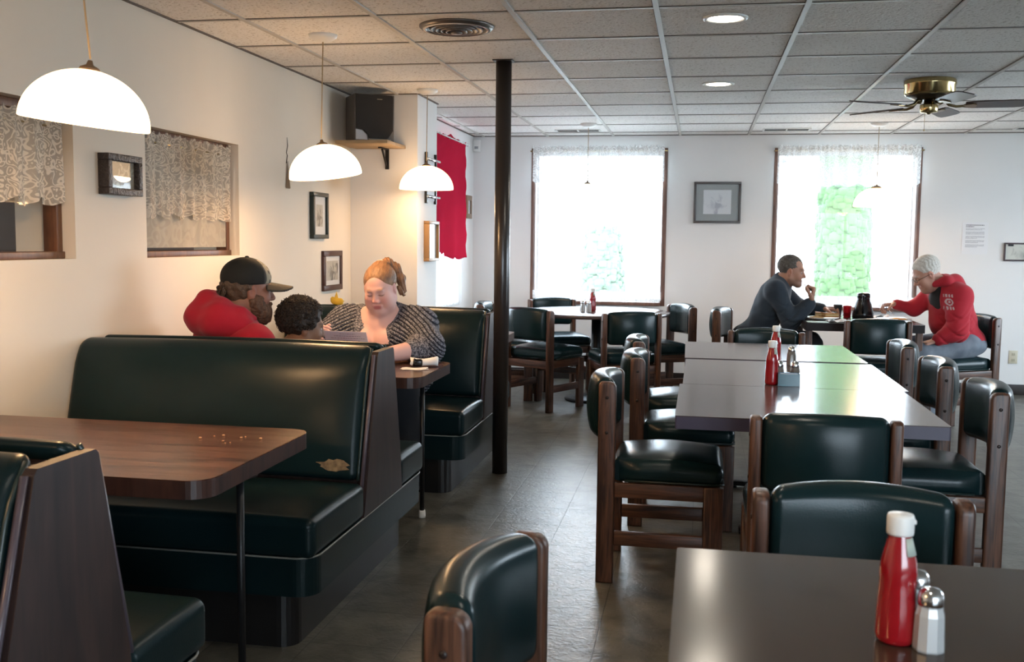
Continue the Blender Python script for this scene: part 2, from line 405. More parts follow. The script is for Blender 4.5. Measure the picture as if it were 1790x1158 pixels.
# far windows: wooden frame, sash, glass
def far_window(n, wn):
    x0, x1, z0, z1 = wn
    b = MB()
    y0 = YF-.008; y1 = YF+.13; t = .042
    b.box((x0, y0, z0), (x0+t, y1, z1), .003); b.box((x1-t, y0, z0), (x1, y1, z1), .003)
    b.box((x0+t, y0, z1-.03), (x1-t, y1, z1), .003); b.box((x0+t, y0-.03, z0), (x1-t, y1, z0+.032), .003)
    o = struct(b.build('window_%d' % n, M_frame_dark))
    f = MB(); ym = YF+.14
    for (a, c, d, e) in ((x0+.0, x0+.05, z0, z1), (x1-.05, x1, z0, z1), (x0+.05, x1-.05, z0, z0+.06), (x0+.05, x1-.05, z1-.06, z1)):
        f.box((a, ym, d), (c, ym+.035, e), .003)
    f.build('sash', mat('white_sash', (.7,.7,.7), .5), o)
    g = MB(); g.box((x0+.05, ym+.013, z0+.06), (x1-.05, ym+.018, z1-.06)); g.build('pane', M_glass, o)
far_window(1, WIN1); far_window(2, WIN2)
def bay_window():
    y0, y1, z0, z1 = 7.95, 9.02, .72, 2.20; b = MB(); t = .04; xa, xb = XS-.13, XS+.006
    b.box((xa, y0, z0), (xb, y0+t, z1), .003); b.box((xa, y1-t, z0), (xb, y1, z1), .003)
    b.box((xa, y0+t, z1-t), (xb, y1-t, z1), .003); b.box((xa, y0+t, z0), (xb, y1-t, z0+t), .003)
    o = struct(b.build('window_3', mat('white_window_frame', (.72,.73,.73), .5)))
    g = MB(); g.box((xa+.03, y0+t, z0+t), (xa+.035, y1-t, z1-t)); g.build('pane', M_glass, o)
bay_window()
for n, (fc, U, Z) in enumerate(((facing('-x', XR), (-8.6, -5.4), (.7, 2.15)), (facing('+y', YN), (-5.0, -1.0), (.5, 2.2)))):
    b = MB(); t = .05
    k = 4; us = [U[0]+(U[1]-U[0])*i/k for i in range(k+1)]
    for i, u in enumerate(us): b.box((max(u-t/2, U[0]), .02, Z[0]), (min(u+t/2, U[1]), .1, Z[1]), M=fc)
    b.box((U[0], .02, Z[0]), (U[1], .1, Z[0]+t), M=fc); b.box((U[0], .02, Z[1]-t), (U[1], .1, Z[1]), M=fc)
    o = struct(b.build('window_%d' % (n+6), M_frame_dark))
    g = MB(); g.box((U[0], .055, Z[0]), (U[1], .06, Z[1]), M=fc); g.build('pane', M_glass, o)
# interior windows of the left wall, looking into a back room lit by an added fill light
def left_window(n, y0, y1, z0, z1):
    b = MB(); xa, xb = XL-.115, XL-.055; t = .035
    b.box((xa, y0, z0), (xb, y0+t, z1), .003); b.box((xa, y1-t, z0), (xb, y1, z1), .003)
    b.box((xa, y0+t, z1-t), (xb, y1-t, z1), .003); b.box((xa-.01, y0, z0-.0), (xb+.01, y1, z0+t*.8), .003)
    o = struct(b.build('window_%d' % n, M_trimwood))
    g = MB(); g.box((xa+.02, y0+t, z0+t), (xa+.025, y1-t, z1-t)); g.build('pane', M_glass, o)
left_window(4, lw(2.55), lw(3.46), lz(1.230), lz(1.790)); left_window(5, lw(3.96), lw(4.84), lz(1.225), lz(1.780))
M_back = mat('back_room_paint', (.34,.29,.27), .8)
b = MB(); b.box((-4.4, 1.5, -.05), (-4.3, 6.2, 2.4)); b.box((-4.4, 1.4, -.05), (XL-.26, 1.5, 2.4)); b.box((-4.4, 6.1, -.05), (XL-.26, 6.2, 2.4))
b.box((-4.4, 1.4, 2.33), (XL-.26, 6.2, 2.4)); b.box((-4.4, 1.4, -.1), (XL-.26, 6.2, 0)); struct(b.build('wall_back_room', M_back))
b = MB(); b.box((-4.3, 2.1, 0), (-4.27, 2.95, 2.03), .004); b.box((-4.3, 2.02, 0), (-4.26, 2.1, 2.1), .004); b.box((-4.3, 2.95, 0), (-4.26, 3.03, 2.1), .004); b.box((-4.3, 2.02, 2.03), (-4.26, 3.03, 2.1), .004)
struct(b.build('door_1', mat('back_room_door', (.10,.05,.035), .5)))
ld = bpy.data.lights.new('back_room_fill', 'POINT'); ld.energy = 14; ld.color = (1,.93,.85); ld.shadow_soft_size = .12  # added point light with no visible source, brightens the back room
lo = bpy.data.objects.new('back_room_fill', ld); C.objects.link(lo); lo.location = (-3.4, 3.6, 2.15)

# outdoors: ground, two evergreen shrubs seen through the sheers
b = MB(); b.box((-30, YF+.25, -.4), (30, 50, -.3)); b.box((-40, 2, -.4), (-4.6, YF+.25, -.3)); b.box((-4.6, 7.25, -.4), (XS-.25, YF+.25, -.3)); b.box((XR+.25, -30, -.4), (30, YF+.2, -.3)); b.box((-30, -30, -.4), (30, YN-.25, -.3))
o = struct(b.build('ground_outside', mat('pale_pavement', (.5,.5,.48), .8)))

# ------------------------------------------------------------------ booths
def booth(c, label, torn=False, near=True, ornament=False):
    XE = -1.165
    t = thing('booth_bench', label, 'booth', ((XL+XE)/2, c, 0), 0, 'double booth benches along the left wall')
    ox = (XL+XE)/2; x0 = XL+.004-ox; x1 = XE-ox
    b = MB(); b.prism(rrect(x0, -.695, x1-.085, .51, .06, corners=(1,0,0,1)), 0, .185); b.build('kickboard', M_kick, t)
    b = MB(); b.prism(rrect(x0, -.735, x1-.004, .550, .07, 8, corners=(1,0,0,1)), .185, .310, smooth=False); o = b.build('base', M_vinyl_booth, t)
    # bead between cushion and base
    P = rrect(x0, -.737, x1-.002, .552, .07, 8, corners=(1,0,0,1)); i0 = P.index(max(P, key=lambda p: (p[0] < x0+.01, p[1]))) ; P = P[i0+1:]+P[:i0+1]
    b = MB(); b.tube([(p[0], p[1], .311) for p in P], .0035, 6); b.build('bead', mat('worn_bead', (.20,.20,.18), .4), t)
    hx = (x1-x0)/2; cx = (x0+x1)/2
    for y0, y1 in ((-.742, -.235), (.205, .558)):
        hy = (y1-y0)/2
        def fn(x, y, z):
            u, v = x/hx, y/hy
            if z > 0: z += .022*(1-u**4)*(1-v**2)
            return (x, y, z)
        b = MB(); b.rbox((hx, hy, .066), .03, fn, (cx, (y0+y1)/2, .374), 8, 4)
        s = b.build('seat_cushion', M_vinyl_booth, t)
        yy = y0+.012 if y0 < 0 else y1-.012
        b = MB(); zt = .420
        b.tube([(x1-.010, y1-.02, zt), (x1-.010, y0+.03, zt), (x1-.016, y0+.018, zt-.02), (x1-.016, y0+.012, .32)] if y0 < 0 else [(x1-.010, y0+.02, zt), (x1-.010, y1-.03, zt), (x1-.014, y1-.014, zt-.02), (x1-.014, y1-.010, .32)], .004, 6)
        b.build('welt', M_welt, s)
    # wooden core under and between the back cushions
    def yz(poly, xa, xb, name, m, bev=0):
        V = [(xa, p[0], p[1]) for p in poly] + [(xb, p[0], p[1]) for p in poly]; n = len(poly)
        F = [list(range(n)), list(range(2*n-1, n-1, -1))] + [[i, i+n, (i+1) % n+n, (i+1) % n] for i in range(n)]
        return mesh_obj(name, V, F, m, t)
    yz([(-.232,.311),(.212,.311),(.185,.45),(.085,.880),(-.065,.880),(-.205,.45)], x0, x1-.030, 'back_core', M_panel)
    yz([(-.255,.311),(.225,.311),(.205,.45),(.110,.888),(.100,.898),(-.080,.898),(-.090,.888),(-.245,.33)], x1-.028, x1, 'end_panel', M_panel)
    for sg in (-1, 1):
        ya, yb = (-.213, -.085) if sg < 0 else (.195, .105)      # cushion centre line at its foot and at its top
        hw = (x1-.03-x0)/2; z0, z1 = .440, .940
        def fn(x, y, z):
            u = x/hw; v = z/.238; k = (v+1)/2
            y2 = y + sg*.040*(1-abs(u)**5)*(1-v**2)*(1 if y*sg > 0 else 0)
            y2 += ya + (yb-ya)*k - sg*.0
            if v > .55: y2 -= sg*.035*((v-.55)/.45)**2
            return (x, y2, z + .006*(1-u*u))
        b = MB(); b.rbox((hw, .034, .238), .032, fn, (x0+hw, 0, .678), 14, 4)
        cu = b.build('back_cushion', M_vinyl_booth, t)
        b = MB()
        xw = x1-.030
        b.tube([(xw, ya+(yb-ya)*k+sg*.020-(sg*.035*((2*k-1-.55)/.45)**2 if 2*k-1 > .55 else 0), .445+.462*k) for k in [i/14 for i in range(15)]], .006, 8)
        b.build('welt', M_welt, cu)
        e = .262 if sg < 0 else .232; f_ = .098 if sg < 0 else .118
        b = MB(); b.tube([(x1-.014, sg*e, .34 if sg < 0 else .42), (x1-.014, sg*f_, .888)], .008, 6); b.build('edge_trim', mat('edge_moulding', (.075,.06,.075), .3), t)
        if torn and sg < 0:
            r = random.Random(3); V = []; n = 22
            cx_, cz_ = xw-.085, .500
            for i in range(n):
                a = 2*PI*i/n; R = r.uniform(.78, 1.12)*(1.25 if i % 5 == 0 else 1)
                X_ = cx_+.052*math.cos(a)*R; Z_ = cz_+.022*math.sin(a)*R
                k = (Z_-.440)/.476; V.append((X_, ya+(yb-ya)*k-.034-.0405*(1-((Z_-.678)/.238)**2)*(1-abs((X_-x0-hw)/hw)**5)-.002, Z_))
            V2 = [(v[0], v[1]+.003, v[2]) for v in V]
            F = [list(range(n))] + [[i, i+n, (i+1) % n+n, (i+1) % n] for i in range(n)]
            mesh_obj('torn_patch', V+V2, F, mat('torn_vinyl_backing', (.22,.155,.085), .9, var=(.10,.07,.04), vscale=60), cu)['label'] = 'ragged tan tear in the vinyl'
    return t
booth(1.700, 'dark green double booth bench in the near left corner, cut off by the frame')
booth(3.685, 'long green double booth bench with a ragged tan tear low on its back', torn=True)
booth(5.740, 'farthest green booth bench, just left of the brown steel column')

def booth_table(y0, y1, label, leg, xr=-1.215, crumbs=False):
    t = thing('booth_table', label, 'table', (XL, (y0+y1)/2, 0), 0, 'booth tables along the left wall')
    w_ = xr-XL; h = (y1-y0)/2
    b = MB(); b.prism(rrect(.004, -h, w_, h, .07, 8, corners=(1,0,0,1)), .697, .700); b.build('tabletop', M_walnut, t)
    b = MB(); b.prism(rrect(.004, -h+.0002, w_-.0002, h-.0002, .07, 8, corners=(1,0,0,1)), .650, .697); b.build('table_edge', M_walnut_edge, t)
    b = MB(); b.lathe([(.011,.03),(.011,.650)], (leg[0]-XL, leg[1]-(y0+y1)/2, 0), 12); b.lathe([(.05,.640),(.05,.650)], (leg[0]-XL, leg[1]-(y0+y1)/2, 0), 16)
    l = b.build('leg', M_blackmetal, t)
    b = MB(); b.lathe([(.016,0),(.0175,.01),(.015,.036)], (leg[0]-XL, leg[1]-(y0+y1)/2, 0), 14); b.build('foot_cap', M_whiteplastic, l)
    return t
booth_table(2.345, 3.075, 'walnut booth table in the foreground left, with a few crumbs on it', (-1.272, 2.66))
booth_table(4.34, 4.97, 'walnut booth table where the woman leans with the menu', (-1.265, 4.575))
booth_table(6.17, 6.76, 'booth table of which only a corner shows right of the brown column', (-1.30, 6.48))
r_ = random.Random(5)
b = MB()
for i in range(9):
    x, y, s = -1.40+r_.uniform(-.10,.10), 2.86+r_.uniform(-.06,.06), r_.uniform(.002,.0045)
    b.rbox((s, s*.8, s*.6), s*.5, None, (x, y, .7005+s*.6), 1, 1)
o = b.build('crumbs', mat('bread_crumbs', (.45,.28,.14), .8)); tag(o, 'pale crumbs scattered on the foreground booth table', 'crumbs'); o['kind'] = 'stuff'

# ------------------------------------------------------------------ chairs
def yz_plank(b, poly, x0, x1, bev=.004):
    bm = bmesh.new(); n = len(poly)
    v0 = [bm.verts.new((x0, p[0], p[1])) for p in poly]; v1 = [bm.verts.new((x1, p[0], p[1])) for p in poly]
    f0 = bm.faces.new(v0[::-1]) if x0 < x1 else bm.faces.new(v0); f1 = bm.faces.new(v1)
    for i in range(n): bm.faces.new([v0[i], v0[(i+1) % n], v1[(i+1) % n], v1[i]])
    bmesh.ops.recalc_face_normals(bm, faces=bm.faces[:])
    ed = list(f0.edges)+list(f1.edges)
    bmesh.ops.bevel(bm, geom=ed, offset=bev, segments=3, affect='EDGES', profile=.5)
    bm.verts.index_update(); b.add([v.co[:] for v in bm.verts], [[v.index for v in f.verts] for f in bm.faces], True); bm.free()
def post_outline(y0, y1, z1, r=.026, n=6):
    P = [(y0, 0), (y1, 0)]
    P += [(y1-r+r*math.cos(a), z1-r+r*math.sin(a)) for a in [PI/2*i/n for i in range(n+1)]]
    P += [(y0+r*.6-r*.6*math.sin(a), z1-r*.6+r*.6*math.cos(a)) for a in [PI/2*i/n for i in range(n+1)]]
    return P
def make_chair():
    t = thing('dining_chair', '', 'chair', (0,0,0), 0, 'oak dining chairs with green vinyl')
    for s in (-1, 1):
        b = MB(); yz_plank(b, post_outline(-.245, -.178, .785), s*.190, s*.226, .009); l = b.build('rear_leg', M_oak_z, t)
        for z in (.725, .59):
            g = MB(); g.lathe([(.001,0),(.006,.0),(.0065,.002),(.001,.0025)], (0,0,0), 12, M=Matrix.Translation((s*.2258, -.212, z)) @ Matrix.Rotation(s*PI/2, 4, 'Y')); g.build('bolt_plug', M_bolt, l)
        b = MB(); yz_plank(b, [(.160,0),(.232,0),(.232,.395),(.160,.395)], s*.190, s*.224, .006); b.build('front_leg', M_oak_z, t)
        b = MB(); b.box((s*.197, -.179, .338), (s*.219, .161, .396), .004); b.build('side_rail', M_oak_y, t)
        b = MB(); b.box((s*.197, -.179, .150), (s*.219, .161, .205), .004); b.build('stretcher', M_oak_y, t)
        f = MB(); f.lathe([(.010,-.004),(.012,0),(.012,.003)], (s*.207, -.212, .002), 10); f.lathe([(.010,-.004),(.012,0),(.012,.003)], (s*.207, .196, .002), 10)
    b = MB(); b.box((-.191, .196, .335), (.191, .222, .394), .004); b.build('front_rail', M_oak_x, t)
    b = MB(); b.box((-.191, -.230, .335), (.191, -.206, .394), .004); b.build('rear_rail', M_oak_x, t)
    b = MB(); b.box((-.191, .185, .255), (.191, .205, .310), .004); b.build('cross_rail', M_oak_x, t)
    def sf(x, y, z):
        u, v = x/.222, y/.222
        if z > 0: z += .032*(1-u**4)*(1-v*v)
        if y < -.16 and abs(x) > .185: x = math.copysign(.185, x)
        return (x, y, z)
    b = MB(); b.rbox((.222, .215, .040), .036, sf, (0, .018+.0, .437), 8, 5); s_ = b.build('seat', M_vinyl, t)
    b = MB(); b.tube([(-.216,-.14,.405),(-.216,.215,.405),(-.20,.231,.405),(.20,.231,.405),(.216,.215,.405),(.216,-.14,.405)], .0045, 6); b.build('welt', M_welt, s_)
    def bf(x, y, z):
        u = x/.189; v = z/.120
        y2 = y - .045*(1-u*u)
        if y > 0: y2 += .012*(1-u**4)*(1-v**4)
        else: y2 -= .020*(1-u**4)*(1-v**2)
        z2 = z + .012*(1-u*u)*max(0, v)
        return (x, y2, z2)
    b = MB(); b.rbox((.189, .034, .120), .030, bf, (0, -.212, .672), 8, 5); k = b.build('backrest', M_vinyl, t)
    return t
chair0 = make_chair()
used = [False]
def chair(rx, ry, ang, label, group='oak dining chairs with green vinyl'):
    """rx, ry = middle of the back legs' rear faces; ang = heading of the sitter in degrees from +X"""
    a = math.radians(ang); x = rx+.245*math.cos(a); y = ry+.245*math.sin(a); rz = a-PI/2
    if not used[0]:
        used[0] = True; chair0.location = (x, y, 0); chair0.rotation_euler = (0,0,rz); chair0['label'] = label; return chair0
    return dup(chair0, (x, y, 0), rz, label)
chair(-.366, 4.055, 0, 'oak chair with green vinyl at the left side of the long table, nearest the camera')
chair(-.300, 4.870, 0, 'oak chair with green vinyl, middle of three on the left side of the long table')
chair(-.340, 5.640, 0, 'oak chair with green vinyl, farthest of three on the left side of the long table')
chair(1.120, 4.130, 180, 'oak chair with green vinyl on the right side of the long table, nearest the camera')
chair(1.110, 4.920, 180, 'oak chair with green vinyl, middle of three on the right side of the long table')
chair(1.110, 5.760, 180, 'oak chair with green vinyl, farthest of three on the right side of the long table')
chair(.393, 3.180, 90, 'oak chair with its back to the camera at the near end of the long table')
chair(.352, 2.265, -90, 'oak chair facing the camera behind the foreground table, wide green back')
chair(.410, 6.330, -96, 'oak chair at the far end of the long table, only its green back showing')
chair(-.352, 1.600, -7, 'oak chair at the bottom edge of the photo, left of the foreground table')
chair(-1.305, 7.700, 62, 'oak chair with its back to the camera, just right of the brown column')
chair(-.475, 7.530, 110, 'oak chair with its back to the camera at the round table, right of its pedestal')
chair(-.110, 8.610, 207, 'oak chair at the right side of the round table, seen from its front')
chair(-1.330, 9.180, -62, 'oak chair behind the round table, against the left far window')
chair(-1.800, 8.370, 0, 'oak chair at the left side of the round table, its back half behind the column')
chair(1.235, 7.370, 94, 'oak chair with its back to the camera at the two men\'s table')
chair(2.085, 8.190, 212, 'oak chair the man in the red hoodie sits on')
chair(.160, 8.300, -14, 'oak chair by the far wall, behind the man in the dark sweater')

# ------------------------------------------------------------------ tables
def slab_table(x0, y0, x1, y1, z, label, mt, me, th=.045, rz=0, legs='pedestal', group=None):
    cx, cy = (x0+x1)/2, (y0+y1)/2
    t = thing('dining_table', label, 'table', (cx, cy, 0), rz, group); hx, hy = (x1-x0)/2, (y1-y0)/2
    b = MB(); b.prism(rrect(-hx, -hy, hx, hy, .006, 3), z-.003, z); b.build('tabletop', mt, t)
    b = MB(); b.prism(rrect(-hx+.0004, -hy+.0004, hx-.0004, hy-.0004, .006, 3), z-th, z-.003); b.build('table_edge', me, t)
    if legs == 'pedestal':
        b = MB(); b.lathe([(.038,.03),(.038,z-th)], (0,0,0), 20); b.build('pedestal', M_blackmetal, t)
        b = MB(); b.box((-.18,-.03,.012), (.18,.03,.035), .008); b.box((-.03,-.26,.0121), (.03,.26,.0352), .008)
        for p in ((.16,0),(-.16,0),(0,.24),(0,-.24)): b.lathe([(.018,0),(.02,.013)], (p[0], p[1], 0), 12)
        b.build('base', M_blackmetal, t)
    else:
        for sx in (-1, 1):
            for sy in (-1, 1):
                b = MB(); b.box((sx*(hx-.03)-.022, sy*(hy-.05)-.022, 0), (sx*(hx-.03)+.022, sy*(hy-.05)+.022, z-th), .003); b.build('leg', M_oak_z, t)
    return t
G = 'tables pushed together in the middle of the room'
slab_table(-.068, 3.405, .805, 4.185, .740, 'nearest of the three plum tables pushed together', M_lam, M_lam_edge, group=G)
slab_table(-.056, 4.190, .825, 5.090, .740, 'middle one of the plum tables pushed together, a ketchup bottle at its near edge', M_lam, M_lam_edge, group=G)
slab_table(-.066, 5.120, .810, 5.960, .7425, 'farthest of the three plum tables pushed together', M_lam, M_lam_edge, rz=math.radians(.6), group=G)
slab_table(-.028, 1.05, 1.16, 1.917, .740, 'dark brown table in the right foreground', M_lam2, M_lam2_edge, rz=0)
slab_table(.775, 7.69, 1.605, 8.49, .740, 'table the two men eat at by the right window', mat('dark_table', (.05,.035,.03), .2, spec=.6), mat('dark_table_edge', (.014,.009,.009), .5, spec=.25), th=.06, legs='four')
t = thing('round_table', 'round pedestal table in front of the left far window', 'table', (-.83, 8.38, 0))
b = MB(); b.lathe([(.56,.708),(.598,.712),(.605,.716),(.605,.736),(.598,.740),(.001,.7401)], (0,0,0), 64); b.build('tabletop', M_lam, t)
b = MB(); b.lathe([(.04,.03),(.04,.712)], (0,0,0), 24); b.build('pedestal', M_blackmetal, t)
b = MB(); b.lathe([(.25,.0),(.255,.01),(.22,.022),(.07,.045),(.05,.07),(.03,.07)], (0,0,0), 40); b.build('base', M_blackmetal, t)

# ------------------------------------------------------------------ column
t = thing('steel_column', 'dark brown round steel column from floor to ceiling', 'column', (-1.087, 5.58, 0))
b = MB(); b.lathe([(.0435,.0),(.0435,ZC-.004)], (0,0,0), 40); b.build('shaft', M_polebrown, t)
b = MB(); b.box((-.055,-.05,ZC-.006), (.055,.05,ZC-.0005)); b.build('cap_plate', M_polebrown, t)

# ------------------------------------------------------------------ lamps
M_shade = mat('glowing_opal_glass', (.9,.88,.82), .25, emit=(1,.62,.31), estr=4.0)
M_shade_cool = mat('dimmer_opal_glass', (.9,.9,.88), .25, emit=(1,.90,.76), estr=1.1)
def pendant(cx, cy, zr, label, tilt=(0,0), lit=True, canopy=(0,0), power=11, cap=None):
    """zr = height of the rim; the dome is 0.385 m across"""
    t = thing('pendant_lamp', label, 'lamp', (cx, cy, ZC), 0, 'white dome pendant lamps')
    top = zr+.185-ZC
    R_, H_ = .1765, .152
    Mt = Matrix.Translation((0,0,zr-ZC+.09)) @ Matrix.Rotation(math.radians(tilt[1]), 4, 'Y') @ Matrix.Rotation(math.radians(tilt[0]), 4, 'X') @ Matrix.Translation((0,0,-.09))
    pr = [(R_*math.cos(a), H_*math.sin(a)) for a in [PI/2*i/18*.93 for i in range(19)]]
    inner = [(r-.003, z-.002) for r, z in pr][::-1]
    V = []; F = []; prof = inner + pr; n = 48; k = len(prof)
    b = MB()
    for i in range(n):
        a = 2*PI*i/n
        for r, z in prof: V.append((r*math.cos(a), r*math.sin(a), z))
    for i in range(n):
        j = (i+1) % n
        for q in range(k): F.append([i*k+q, j*k+q, j*k+(q+1) % k, i*k+(q+1) % k])
    b.add(V, F, True, Mt); b.build('lamp_shade', M_shade if lit else M_shade_cool, t)
    b = MB(); b.lathe([(.032,H_-.005),(.026,H_+.006),(.010,H_+.014),(.006,H_+.026),(.001,H_+.027)], (0,0,0), 24, M=Mt); b.build('shade_cap', cap or mat('cap_bronze', (.20,.14,.09), .4, metal=.3), t)
    if cap:
        b = MB(); b.lathe([(.062,H_-.020),(.060,H_-.012),(.030,H_+.010),(.010,H_+.020),(.001,H_+.021)], (0,0,0), 32, M=Mt); b.build('shade_collar', cap, t)
    tp = Mt @ Vector((0,0,H_+.03))
    b = MB(); b.tube([tp, (tp[0]*.3+canopy[0]*.7, tp[1]*.3+canopy[1]*.7, tp[2]*.35), (canopy[0], canopy[1], -.03)], .0028, 8); b.build('cord', mat('cord', (.34,.25,.14), .6), t)
    b = MB(); b.lathe([(.012,-.034),(.04,-.030),(.066,-.014),(.070,0),(.001,0)], (canopy[0], canopy[1], 0), 32); b.build('canopy', M_white, t)
    b = MB(); b.lathe([(.001,.045),(.020,.05),(.028,.07),(.024,.095),(.012,.115),(.012,.14),(.001,.14)], (0,0,0), 16, M=Mt)
    b.build('bulb', mat('lit_bulb', (1,1,1), .3, emit=(1,.85,.65), estr=8 if lit else 4), t)
    if power:
        l = bpy.data.lights.new('pendant_light', 'POINT'); l.energy = power; l.color = (1,.58,.27); l.shadow_soft_size = .05
        o = bpy.data.objects.new('pendant_light', l); C.objects.link(o); o.location = (cx, cy, zr+.02)
pendant(-1.725, 2.670, 1.635, 'largest-looking pendant lamp, top left, tilted down to the right', (0, 7), canopy=(-.03, 0))
pendant(-1.825, 4.778, 1.620, 'pendant lamp above the middle booth table, beside the wall crack', (0, -7))
pendant(-1.775, 6.500, 1.643, 'pendant lamp in front of the corner pier and red cloth', (0, 0), canopy=(-.02,.09), power=3)
pendant(-.950, 8.620, 1.645, 'pendant lamp hanging before the left far window', (0,0), lit=False, power=3)
pendant(1.400, 8.760, 1.625, 'pendant lamp hanging above the two men, before the right far window', (0,0), lit=True, power=5, cap=mat('cap_beige', (.30,.22,.15), .5))
pendant(-1.600, .300, 1.640, 'pendant lamp behind the camera above the first booth', (0,0))

M_can = mat('recessed_lamp_glow', (1,1,1), .5, emit=(1,.90,.74), estr=14)
for i, (x, y) in enumerate(((.080, 4.643), (.082, 6.529), (.08, 2.76), (.08, .9))):
    lb = ['recessed ceiling downlight nearest the top edge of the photo', 'smaller recessed ceiling downlight farther back, left of the fan', 'recessed ceiling downlight just above the frame', 'recessed ceiling downlight over the foreground table'][i]
    t = thing('recessed_downlight', lb, 'lamp', (x, y, ZC), 0, 'recessed ceiling downlights')
    b = MB(); b.lathe([(.098,0),(.098,-.006),(.088,-.010),(.072,-.004),(.070,.0)], (0,0,0), 40); b.build('trim_ring', M_white, t)
    b = MB(); b.lathe([(.001,-.0045),(.071,-.0045),(.071,-.001),(.001,-.001)], (0,0,0), 32); b.build('lens', M_can, t)
    l = bpy.data.lights.new('downlight', 'SPOT'); l.energy = 14; l.color = (1,.90,.76); l.spot_size = math.radians(165); l.spot_blend = .7; l.shadow_soft_size = .06
    o = bpy.data.objects.new('downlight', l); C.objects.link(o); o.location = (x, y, ZC-.03)

# ------------------------------------------------------------------ ceiling fan
t = thing('ceiling_fan', 'brass flush-mount ceiling fan with dark blades', 'fan', (1.322, 6.527, ZC))
b = MB(); b.lathe([(.001,0),(.144,0),(.148,-.010),(.146,-.016),(.149,-.022),(.149,-.030),(.145,-.036),(.146,-.080),(.136,-.092)], (0,0,0), 48); b.build('housing', M_brass, t)
b = MB(); b.lathe([(.134,-.090),(.120,-.102),(.080,-.118),(.060,-.122),(.001,-.122)], (0,0,0), 40)
b.build('motor', mat('dark_bronze', (.05,.04,.025), .3, metal=.8), t)
b = MB(); b.lathe([(.030,-.122),(.030,-.140),(.050,-.145),(.052,-.150),(.052,-.185),(.046,-.192),(.014,-.195),(.008,-.203),(.001,-.204)], (0,0,0), 32); b.build('switch_housing', M_brass, t)
M_blade = mat('dark_rosewood_blade', (.055,.035,.030), .35, var=(.035,.022,.02), vscale=6)
for i in range(5):
    a = -8+72*i; Mr = Matrix.Rotation(math.radians(a), 4, 'Z')
    b = MB(); Mb = Mr @ Matrix.Translation((0,0,-.152)) @ Matrix.Rotation(math.radians(-11), 4, 'X')
    b.prism([(.20,-.045),(.24,-.056),(.46,-.064),(.515,-.058),(.535,-.035),(.535,.035),(.515,.058),(.46,.064),(.24,.056),(.20,.045)], -.003, .003, M=Mb); bl = b.build('blade', M_blade, t)
    b = MB(); b.tube([Mr @ Vector(p) for p in ((.055,0,-.128),(.085,0,-.124),(.11,0,-.150),(.15,0,-.160),(.20,0,-.158))], [.009,.009,.009,.008,.007], 8)
    b.prism([(.19,-.02),(.24,-.035),(.26,-.02),(.26,.02),(.24,.035),(.19,.02)], -.009, -.004, M=Mb); b.build('bracket', mat('bracket_brass', (.16,.11,.05), .3, metal=.9), bl)
b = MB(); b.tube([(-.022,0,-.19),(-.022,0,-.29)], .0012, 6); b.lathe([(.001,-.302),(.004,-.298),(.004,-.292),(.001,-.288)], (-.022,0,0), 8); b.build('pull_chain', M_brass, t)

# ------------------------------------------------------------------ vents
t = thing('round_air_diffuser', 'round dark metal air diffuser with nested rings in the ceiling', 'vent', (-1.134, 4.668, ZC))
M_dif = mat('diffuser_metal', (.16,.14,.125), .35, metal=.7)
b = MB(); b.lathe([(.172,0),(.172,-.006),(.160,-.016),(.142,-.020),(.136,-.012),(.134,-.001)], (0,0,0), 56); b.build('outer_ring', M_dif, t)
b = MB(); b.lathe([(.001,-.0015),(.135,-.0015),(.135,0),(.001,0)], (0,0,0), 40); b.build('duct', mat('duct_dark', (.012,.011,.01), .6), t)
for i, r in enumerate((.118,.094,.070,.046)):
    b = MB(); b.lathe([(r-.014,-.004),(r,-.020-.003*i),(r+.004,-.020-.003*i),(r+.002,-.012),(r-.010,-.002)], (0,0,0), 48); b.build('ring', M_dif, t)
b = MB(); b.lathe([(.001,-.036),(.026,-.034),(.028,-.03),(.012,-.004),(.001,-.004)], (0,0,0), 32); b.build('hub', M_dif, t)
for i, (x, y) in enumerate(((-1.10, 9.14), (.705, 9.19), (2.76, 9.24))):
    t = thing('slot_air_vent', ['slot air vent in the ceiling above the left far window', 'slot air vent in the ceiling between the fan and the wall picture', 'slot air vent in the ceiling at the right edge of the photo'][i], 'vent', (x, y, ZC), 0, 'slot ceiling vents')
    b = MB(); b.box((-.30,-.20,-.010), (.30,-.16,0), .002); b.box((-.30,.16,-.010), (.30,.20,0), .002); b.box((-.30,-.16,-.0098), (-.27,.16,0)); b.box((.27,-.16,-.0098), (.30,.16,0)) ; 
    b = MB(); b.box((-.20,-.085,-.008), (.20,-.070,0), .002); b.box((-.20,.07,-.008), (.20,.085,0), .002); b.box((-.20,-.07,-.0079), (-.185,.07,0)); b.box((.185,-.07,-.0079), (.20,.07,0)); b.box((-.006,-.07,-.0079), (.006,.07,0))
    b.build('frame', M_white, t)
    b = MB(); b.box((-.185,-.07,-.0015), (.185,.07,-.0002)); b.build('slot', mat('vent_dark', (.03,.032,.03), .5), t)
    for k in range(4):
        b = MB(); b.box((-.184,-.052+.03*k,-.0065), (.184,-.049+.03*k,-.0016)); b.build('louvre', mat('vent_louvre', (.10,.10,.095), .5), t)

